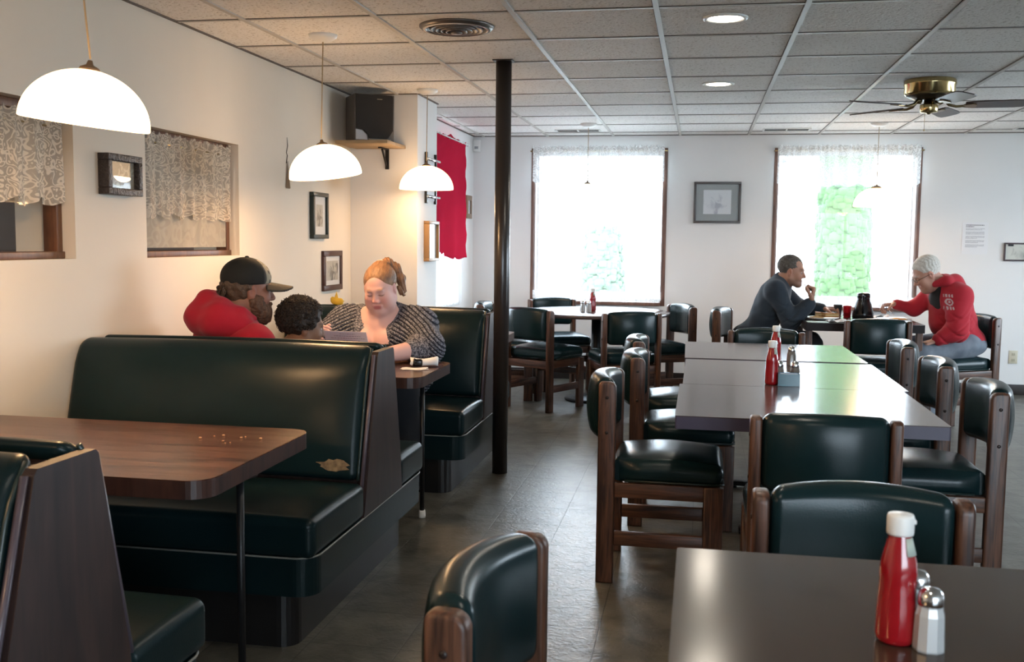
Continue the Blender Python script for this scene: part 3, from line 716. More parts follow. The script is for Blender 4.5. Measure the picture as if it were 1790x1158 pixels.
# ------------------------------------------------------------------ speaker on its shelf
t = thing('wall_shelf', 'rough wooden corner shelf under the black speaker', 'shelf', (-2.168, 6.594, 1.940))
b = MB(); b.box((-.178,-.245,-.012), (.175,.168,.010), .002); b.build('board', wood('raw_pine', (.42,.30,.17), (.30,.20,.11), (.2,1,1), .7, 14), t)
b = MB(); b.box((.035,.155,-.13), (.055,.169,-.012)); b.prism([(.0,0),(1,0),(1,.0001)],0,.0001) ; 
b = MB(); b.box((.033,.158,-.15), (.057,.1695,-.012)); b.box((.033,.0,-.020), (.057,.16,-.0125))
b.tube([(.045,.158,-.14),(.045,.05,-.022)], .007, 8); b.build('bracket', M_blackmetal, t)
t = thing('loudspeaker', 'grey and black bookshelf loudspeaker high in the left corner', 'speaker', (-2.180, 6.560, 1.951), math.radians(34))
b = MB(); b.box((-.135,-.115,0), (.135,.115,.305), .008); b.build('cabinet', mat('speaker_cabinet', (.095,.085,.078), .5), t)
b = MB()
pol = [(-.128,.080),(-.085,.074),(-.050,.045),(-.040,.020),(.075,.018),(.085,.022),(.118,.070),(.118,.290),(.110,.297),(-.128,.297)]
V = [(x, -.135, z) for x, z in pol]+[(x, -.1155, z) for x, z in pol]; n = len(pol)
b.add(V, [list(range(n)), list(range(2*n-1, n-1, -1))]+[[i, i+n, (i+1) % n+n, (i+1) % n] for i in range(n)]); b.build('grille', mat('speaker_grille', (.020,.017,.015), .8, bump=.3, bscale=500), t)
b = MB(); b.prism([(-.128,.008),(-.05,.008),(-.055,.04),(-.085,.068),(-.128,.074)], .1158, .122, M=Matrix(((1,0,0,0),(0,0,-1,0),(0,1,0,0),(0,0,0,1)))); b.build('light_corner', mat('pale_speaker_corner', (.42,.42,.44), .5), t)
b = MB(); b.box((-.04,-.118,.004), (.11,-.1155,.016)); b.box((.01,-.1362,.268),(.045,-.1352,.273)); b.build('nameplate', mat('speaker_strip', (.30,.24,.17), .5), t)

# ------------------------------------------------------------------ pictures
def framed(name, label, origin, axis, w_, h, fw, mf, inner, depth=.02, matw=None, cat='picture', art='sketch'):
    """origin = centre on the wall; axis '+x' faces +X, '-y' faces -Y"""
    t = thing(name, label, cat, origin, PI/2 if axis == '+x' else 0)
    b = MB(); d = depth
    for (x0, x1, z0, z1) in ((-w_/2, w_/2, h/2-fw, h/2), (-w_/2, w_/2, -h/2, -h/2+fw), (-w_/2, -w_/2+fw, -h/2+fw, h/2-fw), (w_/2-fw, w_/2, -h/2+fw, h/2-fw)):
        b.box((x0, -d, z0), (x1, -.0005, z1), .003)
    b.build('frame', mf, t)
    b = MB(); b.box((-w_/2+fw, -d*.5, -h/2+fw), (w_/2-fw, -.0008, h/2-fw)); b.build('mat_board' if matw else 'print', M_paper if matw else inner, t)
    if matw:
        b = MB(); b.box((-w_/2+fw+matw, -d*.5-.0012, -h/2+fw+matw), (w_/2-fw-matw, -d*.5-.0002, h/2-fw-matw)); b.build('print', inner, t)
    b = MB(); b.box((-w_/2+fw, -d*.5-.0035, -h/2+fw), (w_/2-fw, -d*.5-.0025, h/2-fw)); b.build('glass', M_glass, t)
    return t
def sketch(name, bg, ink, scale=16, lo=.52, hi=.6):
    m = bpy.data.materials.new(name); nt, P, N, L = nodes(m); tc = N.new('ShaderNodeTexCoord')
    n1 = N.new('ShaderNodeTexNoise'); n1.inputs['Scale'].default_value = scale; n1.inputs['Detail'].default_value = 6; n1.inputs['Distortion'].default_value = 1; L.new(tc.outputs['Object'], n1.inputs[0])
    gr = N.new('ShaderNodeVectorMath'); gr.operation = 'LENGTH'; L.new(tc.outputs['Object'], gr.inputs[0])
    ad = N.new('ShaderNodeMath'); ad.operation = 'MULTIPLY_ADD'; ad.inputs[1].default_value = -1.6; L.new(gr.outputs['Value'], ad.inputs[0]); L.new(n1.outputs[0], ad.inputs[2])
    cr = N.new('ShaderNodeValToRGB'); e = cr.color_ramp.elements; e[0].position = lo-.12; e[0].color = (*bg, 1); e[1].position = hi-.08; e[1].color = (*ink, 1)
    L.new(ad.outputs[0], cr.inputs[0]); L.new(cr.outputs[0], P.inputs['Base Color']); P.inputs['Roughness'].default_value = .7
    return m
M_sk1 = sketch('pencil_sketch', (.50,.47,.42), (.12,.11,.10))
M_sk2 = sketch('cloudy_print', (.33,.28,.22), (.55,.50,.40), 30)
framed('framed_picture', 'small ornate black framed picture between the two lace-curtained windows', (XL, lw(3.735), lz(1.558)), '+x', .255, .166, .028, mat('ornate_black_frame', (.03,.022,.02), .35, bump=.8, bscale=90), M_sk2, .05)
framed('framed_picture', 'narrow picture in a dark green frame, above the brown one on the left wall', (XL, lw(5.91), lz(1.452)), '+x', .260, .290, .026, mat('dark_green_frame', (.012,.022,.020), .35), M_sk1, .03, .05)
framed('framed_picture', 'brown framed pencil drawing on the left wall behind the child', (XL, lw(6.14), lz(1.112)), '+x', .343, .260, .036, mat('mahogany_frame', (.05,.018,.014), .35), M_sk1, .02, .03)
framed('framed_picture', 'light wood framed picture on the pier below the chrome picture holder', (XA, 7.075, 1.302), '+x', .285, .285, .022, mat('light_oak_frame', (.30,.17,.07), .45), M_paper, .04)
framed('framed_picture', 'small tan framed picture in the bay beside the red cloth', (XS, 9.36, 1.620), '+x', .20, .215, .045, mat('tan_frame', (.24,.16,.10), .5), M_paper, .02)
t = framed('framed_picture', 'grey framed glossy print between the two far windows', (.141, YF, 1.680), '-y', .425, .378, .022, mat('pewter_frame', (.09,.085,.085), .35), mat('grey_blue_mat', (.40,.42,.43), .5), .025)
b = MB(); b.box((-.125,-.0145,-.105), (.125,-.0130,.115)); b.build('inner_print', sketch('print_with_reflection', (.85,.86,.90), (.55,.56,.64), 8), t)  # pale print, whitened further to carry the bright reflection in its colour
t = framed('framed_picture', 'small landscape sketch in a brown frame at the right edge of the far wall', (2.80, YF, 1.262), '-y', .36, .160, .013, mat('brown_purple_frame', (.055,.035,.04), .4), sketch('faint_landscape', (.74,.71,.64), (.42,.40,.36), 9), .02)
b = MB(); b.box((-.150,-.0145,.050), (-.105,-.0130,.066)); b.build('corner_tab', M_black, t)
# chrome picture holder on the pier
t = thing('picture_holder', 'white card held between chrome bars on two dark slats', 'picture', (XA, 7.085, 1.740), PI/2)
for s in (-1, 1):
    b = MB(); b.box((s*.125-.013,-.018,-.172), (s*.125+.013,-.0005,.185), .002); b.build('slat', mat('black_green_slat', (.015,.018,.017), .4), t)
b = MB(); b.box((-.105,-.008,-.150), (.105,-.004,.155)); b.build('card', M_paper, t)
for z in (.135, -.125):
    b = MB(); b.tube([(-.16,-.03,z),(.16,-.03,z)], .010, 12); b.build('bar', M_chrome, t)
# notice
t = thing('paper_notice', 'white paper notice with printed paragraphs taped on the far wall', 'notice', (2.377, YF, 1.378))
b = MB(); b.box((-.108,-.0022,-.140), (.108,-.0005,.140)); b.build('sheet', M_paper, t)
M_ink = mat('print_ink', (.13,.13,.16), .8); M_inkb = mat('bold_ink', (.02,.02,.03), .8)
r_ = random.Random(11)
def text_line(b, x0, x1, z, h):
    x = x0
    while x < x1-.004:
        w_ = min(r_.uniform(.006, .016), x1-x); b.box((x, -.0032, z), (x+w_, -.0023, z+h)); x += w_+.0028
b = MB(); text_line(b, -.078, .078, .112, .0055); text_line(b, -.078, -.010, .098, .0055); b.build('heading', M_inkb, t)
b = MB(); z = .082
for n_, last in ((2,.9),(3,1.),(3,.6),(3,.7),(3,.65)):
    for k in range(n_): text_line(b, -.078, .078 if k < n_-1 else -.078+.156*last, z, .0026); z -= .0092
    z -= .010
b.build('paragraph_lines', M_ink, t)
# outlet, wall box
t = thing('power_outlet', 'beige double power outlet low on the far wall', 'outlet', (2.745, YF, .335))
b = MB(); b.box((-.036,-.006,-.058), (.036,-.0005,.058), .002); b.build('cover_plate', mat('ivory_plastic', (.55,.50,.38), .4), t)
for z in (-.026, .026):
    b = MB(); b.box((-.016,-.0075,z-.014), (.016,-.0058,z+.014), .004); s = b.build('socket', mat('ivory_socket', (.46,.41,.30), .4), t)
    g = MB(); g.box((-.008,-.0082,z-.004), (-.006,-.0074,z+.006)); g.box((.006,-.0082,z-.004), (.008,-.0074,z+.006)); g.build('slot', M_black, s)
t = thing('wall_sensor', 'small white box sensor in the far left upper corner', 'sensor', (-2.118, YF, 2.205))
b = MB(); b.box((-.034,-.045,-.055), (.034,-.0005,.055), .006); b.build('case', M_white, t)
b = MB(); b.box((-.018,-.047,-.030), (.018,-.0448,-.006), .002); b.build('grille', mat('sensor_grey', (.35,.35,.37), .5), t)
# cracked plaster on the left wall
t = thing('plaster_crack', 'long crack and loose plaster flap beside the middle pendant lamp', 'wall damage', (XL, lw(5.46), 1.735), PI/2)
b = MB(); b.add([(-.030,-.0012,-.13),(.028,-.0012,-.13),(.010,-.0012,.03),(-.022,-.0012,.015), (-.030,-.030,-.13),(.0,-.002,.02)], [[0,1,2,3],[0,4,5,3],[0,1,4],[1,2,5,4]]); b.build('loose_flap', mat('torn_plaster', (.30,.26,.22), .9), t)
b = MB(); b.tube([(-.02,-.002,.015),(-.004,-.002,.06),(-.018,-.002,.075),(.0,-.002,.115),(-.006,-.002,.165)], [.003,.0025,.002,.0025,.001], 6); b.build('crack', mat('crack_dark', (.06,.045,.035), .9), t)
# small ornament on the far booth back
t = thing('yellow_ornament', 'small yellow paper bird ornament on the far booth back', 'ornament', (-2.14, 5.812, .914))
b = MB(); b.rbox((.040,.022,.022), .018, lambda x,y,z: (x, y*(1-.5*abs(x)/.04), z+.012*max(0,-x)/.04), (0,0,.022), 3, 3)
b.build('body', mat('yellow_paper', (.65,.42,.04), .6), t)
b = MB(); b.prism([(-.02,0),(.012,0),(-.002,.052)], -.003, .003, M=Matrix.Translation((0,0,.032)) @ Matrix.Rotation(PI/2,4,'X')); b.prism([(.02,-.005),(.05,.004),(.024,.014)], -.003, .003, M=Matrix.Translation((0,0,.022)) @ Matrix.Rotation(PI/2,4,'X')); b.build('wing', mat('yellow_paper_wing', (.70,.48,.08), .6), t)

# ------------------------------------------------------------------ curtains
def drape(name, m, x0, x1, z0, z1, M, parent=None, folds=12, amp=.012, scallop=0, nsc=5, ruffle=False, nx=160, nz=14, uvs=1.0, seed=0, th=0):
    """hanging cloth in the plane x-z (front = -y); folds along x; optional scalloped hem and ruffled header"""
    r = random.Random(seed); ph = [r.uniform(0, 6.28) for _ in range(4)]
    V = []; F = []; UV = []; W_ = x1-x0
    for i in range(nx+1):
        u = i/nx; x = x0+W_*u
        sc = scallop*abs(math.sin(PI*nsc*u)) if scallop else 0
        for j in range(nz+1):
            v = j/nz; zt = z1 + (.006*math.sin(u*folds*17+ph[0])+.004*math.sin(u*folds*29) if ruffle else 0)
            z = zt + (z0-(sc if scallop else 0)+(scallop or 0) - zt)*v
            y = -amp*(.35+.65*v)*(math.sin(2*PI*folds*u+ph[1]+.6*math.sin(5*u+ph[2]))+.4*math.sin(2*PI*folds*2.3*u+ph[3]))
            if ruffle and v < .12: y += .004*math.sin(u*folds*23+j)
            V.append(M @ Vector((x, y, z))); UV.append((x*uvs, z*uvs))
    for i in range(nx):
        for j in range(nz):
            a = i*(nz+1)+j; F.append([a, a+1, a+nz+2, a+nz+1])
    o = mesh_obj(name, V, F, m, parent, smooth=True)
    uv = o.data.uv_layers.new(name='uv'); k = 0
    for p in o.data.polygons:
        for vi in p.vertices: uv.data[k].uv = UV[vi]; k += 1
    return o
FY = facing('-y', YF-.035); FXb = facing('+x', XS+.02)
def curtain_set(x0, x1, zt, zv, zb, which, seed):
    t = thing('lace_curtain', 'white lace valance over a sheer panel on the %s far window' % which, 'curtain', (0,0,0), 0, 'white lace curtains of the far windows')
    drape('sheer_panel', M_sheer, x0, x1, zb, zt-.02, FY, t, 13, .006, .012, 22, nx=200, nz=6, seed=seed)
    drape('hem_lace', M_lace_far, x0, x1, zb-.005, zb+.09, FY @ Matrix.Translation((0,-.010,0)), t, 13, .006, .02, 9, nx=200, nz=4, seed=seed)
    drape('valance', M_lace_far, x0-.005, x1+.005, zv, zt, FY @ Matrix.Translation((0,-.040,0)), t, 9, .012, .035, 7, True, nx=260, nz=14, seed=seed+3)
    b = MB(); b.tube([(x0-.03, YF-.055, zt-.045), (x1+.03, YF-.055, zt-.045)], .006, 8); 
    for e in (x0-.03, x1+.03): b.tube([(e, YF-.055, zt-.045), (e, YF-.002, zt-.045)], .006, 8)
    b.build('rod', M_brass, t)
    return t
curtain_set(-1.560, -.350, 2.195, 1.835, .755, 'left', 1)
curtain_set(.668, 1.880, 2.190, 1.820, .755, 'right', 2)
t = thing('bay_curtain', 'sheer white curtain under the red cloth in the bay window', 'curtain', (0,0,0))
drape('sheer_panel', M_sheer, 7.92, 9.05, .74, 2.16, FXb, t, 10, .010, .01, 12, nx=120, nz=6, seed=5)
def tattered(x0, x1, z0, z1, M, m, nx=60, nz=60):
    V = []; F = []; UV = []
    for i in range(nx+1):
        for j in range(nz+1):
            u, v = i/nx, j/nz; zb = z0-.030*u+.010*math.sin(u*21)+(.035 if u < .35 else 0); zt = z1-.012*math.sin(u*9)-.02*abs(math.sin(u*6.28*2))
            xx = x0+(x1-x0)*u+(.012*math.sin(v*40)*.3+.006*math.sin(v*97)*.6)*(1 if u > .9 else 0)
            V.append(M @ Vector((xx, -.012*math.sin(u*14)*(.3+v)-.004*math.sin(v*30+u*9), zt+(zb-zt)*v)))
    for i in range(nx):
        for j in range(nz): a = i*(nz+1)+j; F.append([a, a+1, a+nz+2, a+nz+1])
    return mesh_obj('red_cloth', V, F, m, None, True)
def redcloth():
    m = sheer_mat('red_towelling', (.46,.018,.048), .97, None, translu=.14)
    o = tattered(7.90, 8.97, 1.175, 2.19, FXb @ Matrix.Translation((0,-.045,0)), m)
    sd = o.modifiers.new('thickness', 'SOLIDIFY'); sd.thickness = .003
    tag(o, 'bright red cloth with a frayed edge hung over the bay window', 'cloth')
redcloth()
t = thing('curtain_rod', 'thin white curtain rod with hooks above the red cloth', 'rod', (0,0,0))
b = MB(); b.tube([(XS+.068, 7.9, 2.165), (XS+.068, 9.12, 2.165), (XS+.005, 9.13, 2.165)], .005, 8); b.tube([(XS+.068, 7.9, 2.165), (XS+.005, 7.89, 2.165)], .005, 8)
b.build('rod', M_white, t)
b = MB()
for k in range(7): b.tube([(XS+.068+.009*math.cos(a), 8.05+.165*k, 2.165+.014*math.sin(a)) for a in [2*PI*i/10 for i in range(10)]], .0018, 6, closed=True)
b.build('hooks', M_chrome, t)

FXl = facing('+x', XL-.03)
def left_set(y0, y1, zt, zb, which, seed, panel=None):
    t = thing('lace_valance', which, 'curtain', (0,0,0), 0, 'cream lace valances of the left wall windows')
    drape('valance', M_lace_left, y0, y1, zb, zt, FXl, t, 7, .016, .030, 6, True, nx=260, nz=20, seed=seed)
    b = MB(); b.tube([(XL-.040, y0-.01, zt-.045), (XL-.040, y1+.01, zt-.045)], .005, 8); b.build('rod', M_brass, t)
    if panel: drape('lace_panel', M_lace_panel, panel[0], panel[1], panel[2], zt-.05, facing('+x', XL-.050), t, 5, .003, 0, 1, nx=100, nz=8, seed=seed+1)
left_set(lw(2.60), lw(3.435), lz(1.755), lz(1.425), 'cream lace valance on the left window, partly behind the nearest pendant lamp', 11)
left_set(lw(3.965), lw(4.815), lz(1.765), lz(1.392), 'cream lace valance on the interior window right of the small black frame', 12, (lw(4.02), lw(4.79), 1.265))

# ------------------------------------------------------------------ outdoors planting
def shrub(cx, cy, h, rx, label, seed, z0=-.3, n=420, pale=False):
    r = random.Random(seed); t = thing('evergreen_shrub', label, 'shrub', (cx, cy, z0), 0, 'evergreens outside the far windows')
    b = MB()
    for i in range(n):
        z = r.uniform(.1, h); a = r.uniform(0, 6.283); R = rx*(1-.35*(z/h)**3)*r.uniform(.75, 1.0)
        p = Vector((R*math.cos(a), R*math.sin(a), z)); s = r.uniform(.030, .060)
        b.rbox((s, s*.8, s*.9), s*.45, None, p, 1, 1)
    b.rbox((rx*.72, rx*.72, h*.47), .12, None, (0,0,h*.5+.02), 3, 2)
    b.build('foliage', mat('leaf_pale', (.085,.130,.078), .7, var=(.11,.16,.10), vscale=6) if pale else mat('leaf_green', (.026,.080,.010), .7, var=(.045,.120,.020), vscale=6), t)
    b = MB(); b.lathe([(.06,0),(.05,h*.8)], (0,0,0), 12); b.build('trunk', mat('bark', (.12,.08,.05), .9), t)
shrub(1.74, 13.2, 4.2, .30, 'tall green evergreen outside the right far window', 1, n=7000)
shrub(-1.36, 14.5, 1.80, .30, 'lower pale green evergreen outside the left far window', 2, n=2200, pale=True)

# ------------------------------------------------------------------ implicit surfaces for people
def nrm(v): v = np.asarray(v, float); return v/np.linalg.norm(v)
class Field:
    def __init__(s): s.it = []; s.post = None
    def rc(s, a, b, r1, r2=None, k=.02, op='u'):
        s.it.append(('c', np.asarray(a, float), np.asarray(b, float), r1, r1 if r2 is None else r2, k, op)); return s
    def el(s, c, r, R=None, k=.02, op='u'):
        s.it.append(('e', np.asarray(c, float), np.asarray(r, float), np.eye(3) if R is None else np.asarray(R, float), None, k, op)); return s
    def chain(s, pts, rs, k=.02):
        for i in range(len(pts)-1): s.rc(pts[i], pts[i+1], rs[i], rs[i+1], k)
        return s
    def plane(s, p, n, k=.01):     # cut away the side the normal points to
        s.it.append(('p', np.asarray(p, float), nrm(n), None, None, k, 'i')); return s
    @staticmethod
    def prim(P, kind, a, b, c, d):
        if kind == 'c':
            ba = b-a; pa = P-a; l2 = ba@ba
            t = np.clip(pa@ba/l2, 0, 1) if l2 > 1e-12 else np.zeros(len(P))
            q = pa-t[:,None]*ba
            return np.sqrt((q*q).sum(1))-(c+(d-c)*t)
        if kind == 'e':
            q = ((P-a)@c)/b; k0 = np.sqrt((q*q).sum(1)); q /= b; k1 = np.sqrt((q*q).sum(1))
            v = k0*(k0-1)/np.maximum(k1, 1e-9)
            return np.where(k0 < 1e-6, -b.min(), v)
        return (P-a)@b
    def near(s, c, R):
        P = c[None]; vs = [float(s.prim(P, *i[:5])[0]) for i in s.it]
        m = min([v for v, i in zip(vs, s.it) if i[6] == 'u'])
        out = []
        for v, i in zip(vs, s.it):
            if i[6] == 'u':
                if v-R*1.25 < max(m+R*1.25, .0)+i[5]+.01: out.append(i)
            elif i[6] == 's':
                if v-R*1.25 < i[5]+.04: out.append(i)
            else: out.append(i)
        return out
    def __call__(s, P, it=None):
        D = None
        for kind, a, b, c, d, k, op in (it or s.it):
            v = s.prim(P, kind, a, b, c, d)
            if D is None:
                if op != 'u': continue
                D = v; continue
            if op == 'u': h = np.maximum(k-np.abs(D-v), 0)/k; D = np.minimum(D, v)-h*h*k*.25
            elif op == 's': v = -v; h = np.maximum(k-np.abs(D-v), 0)/k; D = np.maximum(D, v)+h*h*k*.25
            else: h = np.maximum(k-np.abs(D-v), 0)/k; D = np.maximum(D, v)+h*h*k*.25
        if D is None: D = np.full(len(P), .5)
        if s.post is not None: D = s.post(P, D)
        return D
    def bounds(s, pad):
        lo = np.full(3, 1e9); hi = -lo
        for kind, a, b, c, d, k, op in s.it:
            if op != 'u': continue
            if kind == 'c':
                r = max(c, d)
                for p in (a, b): lo = np.minimum(lo, p-r); hi = np.maximum(hi, p+r)
            elif kind == 'e': r = b.max(); lo = np.minimum(lo, a-r); hi = np.maximum(hi, a+r)
        return lo-pad, hi+pad
def polygonise(F, h, pad=.03, B=8):
    lo, hi = F.bounds(pad); n = np.ceil((hi-lo)/h/B).astype(int)
    D = np.full(tuple(n*B+1), 1.0, np.float32)
    cs = h*B; I = np.stack(np.meshgrid(*[np.arange(q) for q in n], indexing='ij'), -1).reshape(-1, 3)
    dc = F(lo+(I+.5)*cs); rad = cs*.87
    act = I[np.abs(dc) < rad*1.35+.010]; ins = I[(dc <= -(rad*1.35+.010))]
    for i, j, k in ins: D[i*B:i*B+B+1, j*B:j*B+B+1, k*B:k*B+B+1] = -1
    g = np.stack(np.meshgrid(*[np.arange(B+1)]*3, indexing='ij'), -1).reshape(-1, 3)
    gi = act//3; key = (gi[:,0]*4096+gi[:,1])*4096+gi[:,2]; od = np.argsort(key); act = act[od]; key = key[od]
    cut = np.flatnonzero(np.diff(key))+1
    for A in np.split(act, cut):
        if not len(A): continue
        G = (A[:,None,:]*B+g[None]).reshape(-1, 3); W_ = lo+G*h; a, b = W_.min(0), W_.max(0); c = (a+b)/2; R_ = np.linalg.norm(b-a)/2
        D[G[:,0], G[:,1], G[:,2]] = F(W_, F.near(c, R_))
    S = D < 0
    sub = lambda a, i, j, k: a[i:a.shape[0]-1+i, j:a.shape[1]-1+j, k:a.shape[2]-1+k]
    cnt = np.zeros(tuple(np.array(D.shape)-1), np.uint8); cor = [(i,j,k) for i in (0,1) for j in (0,1) for k in (0,1)]
    for c in cor: cnt += sub(S, *c)
    mask = (cnt > 0) & (cnt < 8); idx = np.argwhere(mask); vid = np.full(mask.shape, -1, np.int32); vid[mask] = np.arange(len(idx))
    vals = {c: D[idx[:,0]+c[0], idx[:,1]+c[1], idx[:,2]+c[2]] for c in cor}
    acc = np.zeros((len(idx), 3)); num = np.zeros(len(idx))
    for c in cor:
        for ax in range(3):
            if c[ax]: continue
            e = list(c); e[ax] = 1; e = tuple(e); a, b = vals[c], vals[e]; m = (a < 0) != (b < 0)
            t = np.where(m, a/np.where(m, a-b, 1), 0); p = np.tile(np.array(c, float), (len(idx), 1)); p[:,ax] += t
            acc[m] += p[m]; num[m] += 1
    V = lo+(idx+acc/num[:,None])*h
    faces = []
    for ax in range(3):
        s1 = [slice(None)]*3; s0_ = [slice(None)]*3; s1[ax] = slice(1, None); s0_[ax] = slice(None, -1)
        df = np.argwhere(S[tuple(s1)] != S[tuple(s0_)]); u, v = (ax+1) % 3, (ax+2) % 3
        df = df[(df[:,u] > 0) & (df[:,v] > 0) & (df[:,u] < mask.shape[u]) & (df[:,v] < mask.shape[v])]
        q = []
        for du, dv in ((-1,-1),(0,-1),(0,0),(-1,0)):
            c = df.copy(); c[:,u] += du; c[:,v] += dv; q.append(vid[c[:,0], c[:,1], c[:,2]])
        q = np.stack(q, 1); neg = S[df[:,0], df[:,1], df[:,2]]; q[~neg] = q[~neg][:, ::-1]; faces.append(q)
    Fc = np.concatenate(faces); Fc = Fc[(Fc >= 0).all(1)]
    return V, Fc
def field_obj(name, F, h, m, parent, col=None, attrs=None, pad=.03):
    V, Fc = polygonise(F, h, pad)
    org = np.zeros(3); q_ = parent
    while q_ is not None: org = org+np.array(q_.location); q_ = q_.parent
    me = bpy.data.meshes.new(name); L = V-org
    me.vertices.add(len(L)); me.vertices.foreach_set('co', L.astype(np.float32).ravel())
    me.loops.add(len(Fc)*4); me.loops.foreach_set('vertex_index', Fc.astype(np.int32).ravel())
    me.polygons.add(len(Fc)); me.polygons.foreach_set('loop_start', np.arange(0, len(Fc)*4, 4, dtype=np.int32)); me.polygons.foreach_set('loop_total', np.full(len(Fc), 4, np.int32))
    me.polygons.foreach_set('use_smooth', np.ones(len(Fc), bool)); me.update(); me.validate()
    if col is not None:
        a = me.color_attributes.new('Col', 'FLOAT_COLOR', 'POINT'); cc = np.ones((len(V), 4), np.float32); cc[:, :3] = col(V); a.data.foreach_set('color', cc.ravel())
    for k, f in (attrs or {}).items():
        a = me.attributes.new(k, 'FLOAT', 'POINT'); a.data.foreach_set('value', f(V).astype(np.float32))
    me.materials.append(m); o = bpy.data.objects.new(name, me); return link(o, parent)
def fold(P, f=18., a=.004, seed=0., st=(1,1,1)):
    x, y, z = (P*np.array(st)).T
    s = np.sin(f*(x+.7*y+.3*z)+seed+1.6*np.sin(.45*f*(z-.4*x)+seed))+np.sin(f*1.7*(.4*x-y+.6*z)+2.1*seed+1.2*np.sin(.6*f*x))*.6+np.sin(f*2.9*(z+.5*y-.2*x)+seed)*.25
    return a*s/1.6
def crease(P, f=30., a=.006, seed=0., w=.22):
    x, y, z = P.T
    s1 = np.sin(f*(z*.9+.5*x-.4*y)+seed+1.8*np.sin(.35*f*(x+y)+seed)); s2 = np.sin(f*.8*(x-.8*z+.5*y)+2*seed+1.5*np.sin(.4*f*z))
    return a*(np.exp(-(s1/w)**2)+.7*np.exp(-(s2/w)**2))-a*.5
def frame(heading, pitch=0, roll=0):
    """columns: right, forward, up (pitch > 0 looks down)"""
    h, p, r = map(math.radians, (heading, pitch, roll)); f = np.array([math.cos(h)*math.cos(p), math.sin(h)*math.cos(p), -math.sin(p)])
    rt = np.array([math.sin(h), -math.cos(h), 0]); up = np.cross(rt, f)
    rt2 = math.cos(r)*rt+math.sin(r)*up; up2 = -math.sin(r)*rt+math.cos(r)*up
    return np.stack([rt2, f, up2], 1)
class Head:
    def __init__(s, c, heading, pitch, roll=0, sc=.95): s.c = np.array(c, float); s.R = frame(heading, pitch, roll); s.s = sc
    def w(s, *p): return s.c+s.R@(np.array(p, float)*s.s)
    def loc(s, P): return ((P-s.c)@s.R)/s.s
    def rc(s, F, a, b, r1, r2=None, k=.01, op='u'): F.rc(s.w(*a), s.w(*b), r1*s.s, (r1 if r2 is None else r2)*s.s, k, op)
    def el(s, F, c, r, k=.01, op='u', R=None):
        F.el(s.w(*c), np.array(r)*s.s, s.R if R is None else s.R@R, k, op)
    def build(s, F, wide=1.0, jowl=0.0, nose=1.0, brow=1.0, socket=1.0):
        e = s.el; r = s.rc; cz = s.crown if hasattr(s, 'crown') else 1.0
        e(F, (0,-.018,.042-.088*(1-cz)), (.076*(.9+.1*wide),.098,.088), .02); e(F, (0,.022,-.02), (.062*wide,.068,.088), .03)
        for q in (-1, 1):
            r(F, (q*.050*wide,.004,-.055), (q*.014,.066,-.094), .026, .022, .03)
            e(F, (q*.036*wide,.062,-.028), (.026,.024,.028), .025)
            if jowl: e(F, (q*.042*wide,.042,-.066), (.028,.034,.032), .03)
        e(F, (0,.070,-.094), (.024,.020,.020), .025)
        if jowl: e(F, (0,.030,-.108), (.05,.045,.03), .03)
        r(F, (-.034,.082,.024), (.034,.082,.024), .011*brow, None, .022)
        for q in (-1, 1): e(F, (q*.031,.096+(1-socket)*.010,.004), (.017,.014,.011), .014, 's')
        for q in (-1, 1): e(F, (q*.031,.076,.003), (.0135,.0135,.0125), .003)
        r(F, (0,.086,.012), (0,.108*nose-.002*(nose>1),-.026), .0085, .0125, .012); 
        for q in (-1, 1): e(F, (q*.011,.098,-.032), (.0085,.010,.0075), .008)
        r(F, (-.019,.086,-.060), (.019,.086,-.060), .0075, None, .010); r(F, (-.015,.085,-.071), (.015,.085,-.071), .0085, None, .008)
        r(F, (-.021,.097,-.0655), (.021,.097,-.0655), .0022, None, .004, 's')
        for q in (-1, 1):
            Rr = np.array(Matrix.Rotation(math.radians(q*-14), 3, 'Z'))
            e(F, (q*.077,-.004,-.006), (.009,.020,.032), .008, 'u', Rr); e(F, (q*.086,.001,-.002), (.006,.010,.017), .005, 's', Rr)
    def skin(s, base, lips, brow, eyes='closed', ruddy=(1.08,.86,.84), stubble=None):
        def col(P):
            L = s.loc(P); x, y, z = L.T; C_ = np.tile(np.array(base, float), (len(P), 1))
            def mix(m, c): m = np.clip(m, 0, 1)[:, None]; return C_*(1-m)+np.array(c)*m
            g = lambda cx, cy, cz, r: np.exp(-(((np.abs(x)-cx)/r[0])**2+((y-cy)/r[1])**2+((z-cz)/r[2])**2))
            near = (np.abs(x) < .13) & (np.abs(y) < .15) & (np.abs(z) < .17)
            rd = np.clip(g(.040,.07,-.030,(.02,.04,.02))+g(0,.105,-.028,(.016,.02,.014))+g(.082,0,0,(.02,.03,.04)), 0, 1)*near
            C_ = mix(rd*.7, np.array(base)*np.array(ruddy))
            if stubble is not None:
                m = near*np.clip(((z < -.045)*1.0)*(y > -.01)*.5*np.clip((-.045-z)/.02, 0, 1), 0, 1); C_ = mix(m, stubble)
            C_ = mix(near*1.2*np.exp(-(((x)/.020)**4+((z+.0655)/.0105)**4))*(y > .07), lips)
            C_ = mix(near*.9*np.exp(-(((np.abs(x)-.032)/.017)**4+((z-.0285-.10*(.03-np.abs(np.abs(x)-.028)))/.0048)**2))*(y > .06), brow)
            if eyes == 'open':
                ey = near*np.exp(-(((np.abs(x)-.031)/.011)**4+((z-.003)/.0050)**4))*(y > .07); C_ = mix(ey, (.55,.52,.50))
                C_ = mix(near*np.exp(-(((np.abs(x)-.031)/.0055)**4+((z-.003)/.0055)**4))*(y > .07), (.03,.02,.015))
            C_ = mix(near*np.exp(-(((np.abs(x)-.031)/.015)**4+((z+.0035-3.5*(np.abs(x)-.031)**2*4)/.0024)**2))*(y > .066), np.array(brow)*.35)
            return C_
        return col
